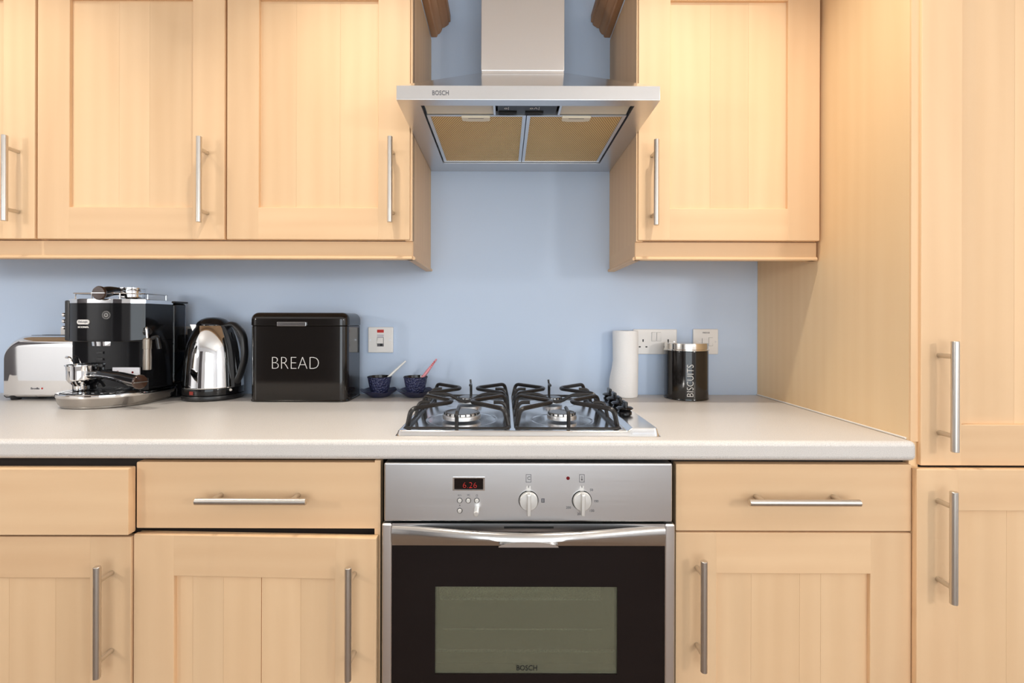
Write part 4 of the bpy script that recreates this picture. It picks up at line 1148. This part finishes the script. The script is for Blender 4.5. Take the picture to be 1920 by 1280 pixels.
def pins(t, x, z):
    part('earth_slot', B(x - .0019, x + .0019, YP - .0004, YP + .001, z + .006, z + .0145), 'dark_hole', t)
    for s in (-1, 1):
        part('pin_slot', B(x + s * .011 - .0032, x + s * .011 + .0032, YP - .0004, YP + .001, z - .0125, z - .0088), 'dark_hole', t)
# cooker switch
t, x0, x1, z0, z1 = plate('cooker_switch', 'white wall switch plate with red neon window beside the bread bin', 'switch', 690, 737, 613, 661, None)
xm = (x0 + x1) / 2
part('neon_window', B(xm - .0112, xm + .0112, YP - .001, YP + .001, z1 - .0185, z1 - .0085, .0008), 'red_lamp', t, 'red neon indicator window')
part('switch_label', B(xm - .0108, xm + .0108, YP - .0005, YP + .001, z1 - .034, z1 - .0245), mat('grey_label', lin(205, 203, 210), .4), t)
part('rocker_gap', B(xm - .0110, xm + .0110, YP - .0003, YP + .001, z1 - .0645, z1 - .0345), 'ink', t)
part('rocker_switch', prism(new(), [(YP, z1 - .056), (YP - .006, z1 - .054), (YP - .0015, z1 - .0355), (YP, z1 - .0355)], xm - .0098, xm + .0098, 'X'), 'white', t)
part('switch_tip', B(xm - .001, xm + .006, YP - .001, YP, z1 - .0625, z1 - .0565), 'dark_hole', t)
screw(t, x0 + .008, (z0 + z1) / 2); screw(t, x1 - .0105, (z0 + z1) / 2)
# double socket right of the roll
t, x0, x1, z0, z1 = plate('double_socket', 'white double wall socket between the kitchen roll and the biscuit tin, no plugs in it', 'socket', 1187.5, 1269.5, 617, 664, 'white double sockets')
for px in (1205.8, 1252.8): pins(t, X(px, 1.566), Z(644, 1.566, px))
rocker(t, X(1222, 1.566), X(1229.5, 1.566), Z(639, 1.566, 1225), Z(623, 1.566, 1225)); rocker(t, X(1231.5, 1.566), X(1239, 1.566), Z(639, 1.566, 1235), Z(623, 1.566, 1235))
screw(t, X(1264, 1.566), Z(641, 1.566, 1264))
# fused spur
t, x0, x1, z0, z1 = plate('fused_spur', 'single white switched spur plate behind the lid of the biscuit tin', 'switch', 1300, 1347, 616.5, 664, None)
part('lettering', text_on_wall('FRIDGE', 0.0075, (X(1324, 1.566), YP - .0003, Z(623.5, 1.566, 1324)), width=0.023), 'ink', t)
rocker(t, X(1329, 1.566), X(1336, 1.566), Z(648, 1.566, 1332), Z(633, 1.566, 1332))
part('fuse_carrier', B(X(1317, 1.566), X(1326, 1.566), YP - .001, YP + .001, Z(655, 1.566, 1320), Z(634, 1.566, 1320), .0006), 'white', t)
part('fuse_seam', B(X(1316.3, 1.566), X(1316.9, 1.566), YP - .0006, YP, Z(655, 1.566, 1320), Z(634, 1.566, 1320)), 'ink', t)
screw(t, X(1308, 1.566), Z(641, 1.566, 1308)); screw(t, X(1341.5, 1.566), Z(640.5, 1.566, 1341))
# double socket behind machine and kettle, plug in it
t, x0, x1, z0, z1 = plate('double_socket', 'white double wall socket half hidden behind the kettle, black plug in it', 'socket', 300, 382, 612, 660, 'white double sockets')
pins(t, X(318, 1.566), Z(638, 1.566, 318))
rocker(t, X(352, 1.566) - .035, X(352, 1.566) - .022, Z(634, 1.566, 340), Z(619, 1.566, 340))
t, x0, x1, z0, z1 = plate('double_socket', 'white double wall socket just peeping out between toaster and coffee machine', 'socket', 113, 195, 613, 661, 'white double sockets')
pins(t, X(177, 1.566), Z(638, 1.566, 177))
pl = thing('plug', 'black mains plug in the socket behind the kettle', 'plug', (X(352, 1.54), Y(1.55), Z(640, 1.54, 350)))
bm = prism(new(), rrect(X(338, 1.54), X(366, 1.54), Z(656, 1.54, 350), Z(627, 1.54, 350), .009), Y(1.527), -0.0100, 'Y')
part('plug_body', bm, 'black_soft', pl)
part('plug_grip', B(X(358, 1.54), X(366, 1.54), Y(1.522), Y(1.53), Z(632, 1.54, 350), Z(616, 1.54, 350), .002), 'black_soft', pl)
part('cord', tube(new(), fillet([(X(350, 1.54), Y(1.535), Z(654, 1.54, 350)), (X(346, 1.54), Y(1.535), Z(680, 1.54, 350)), (X(330, 1.555), Y(1.552), Z(700, 1.55, 330)), (X(318, 1.555), Y(1.555), TOP + .01)], .02), 0.0032, 8), 'black_soft', pl)
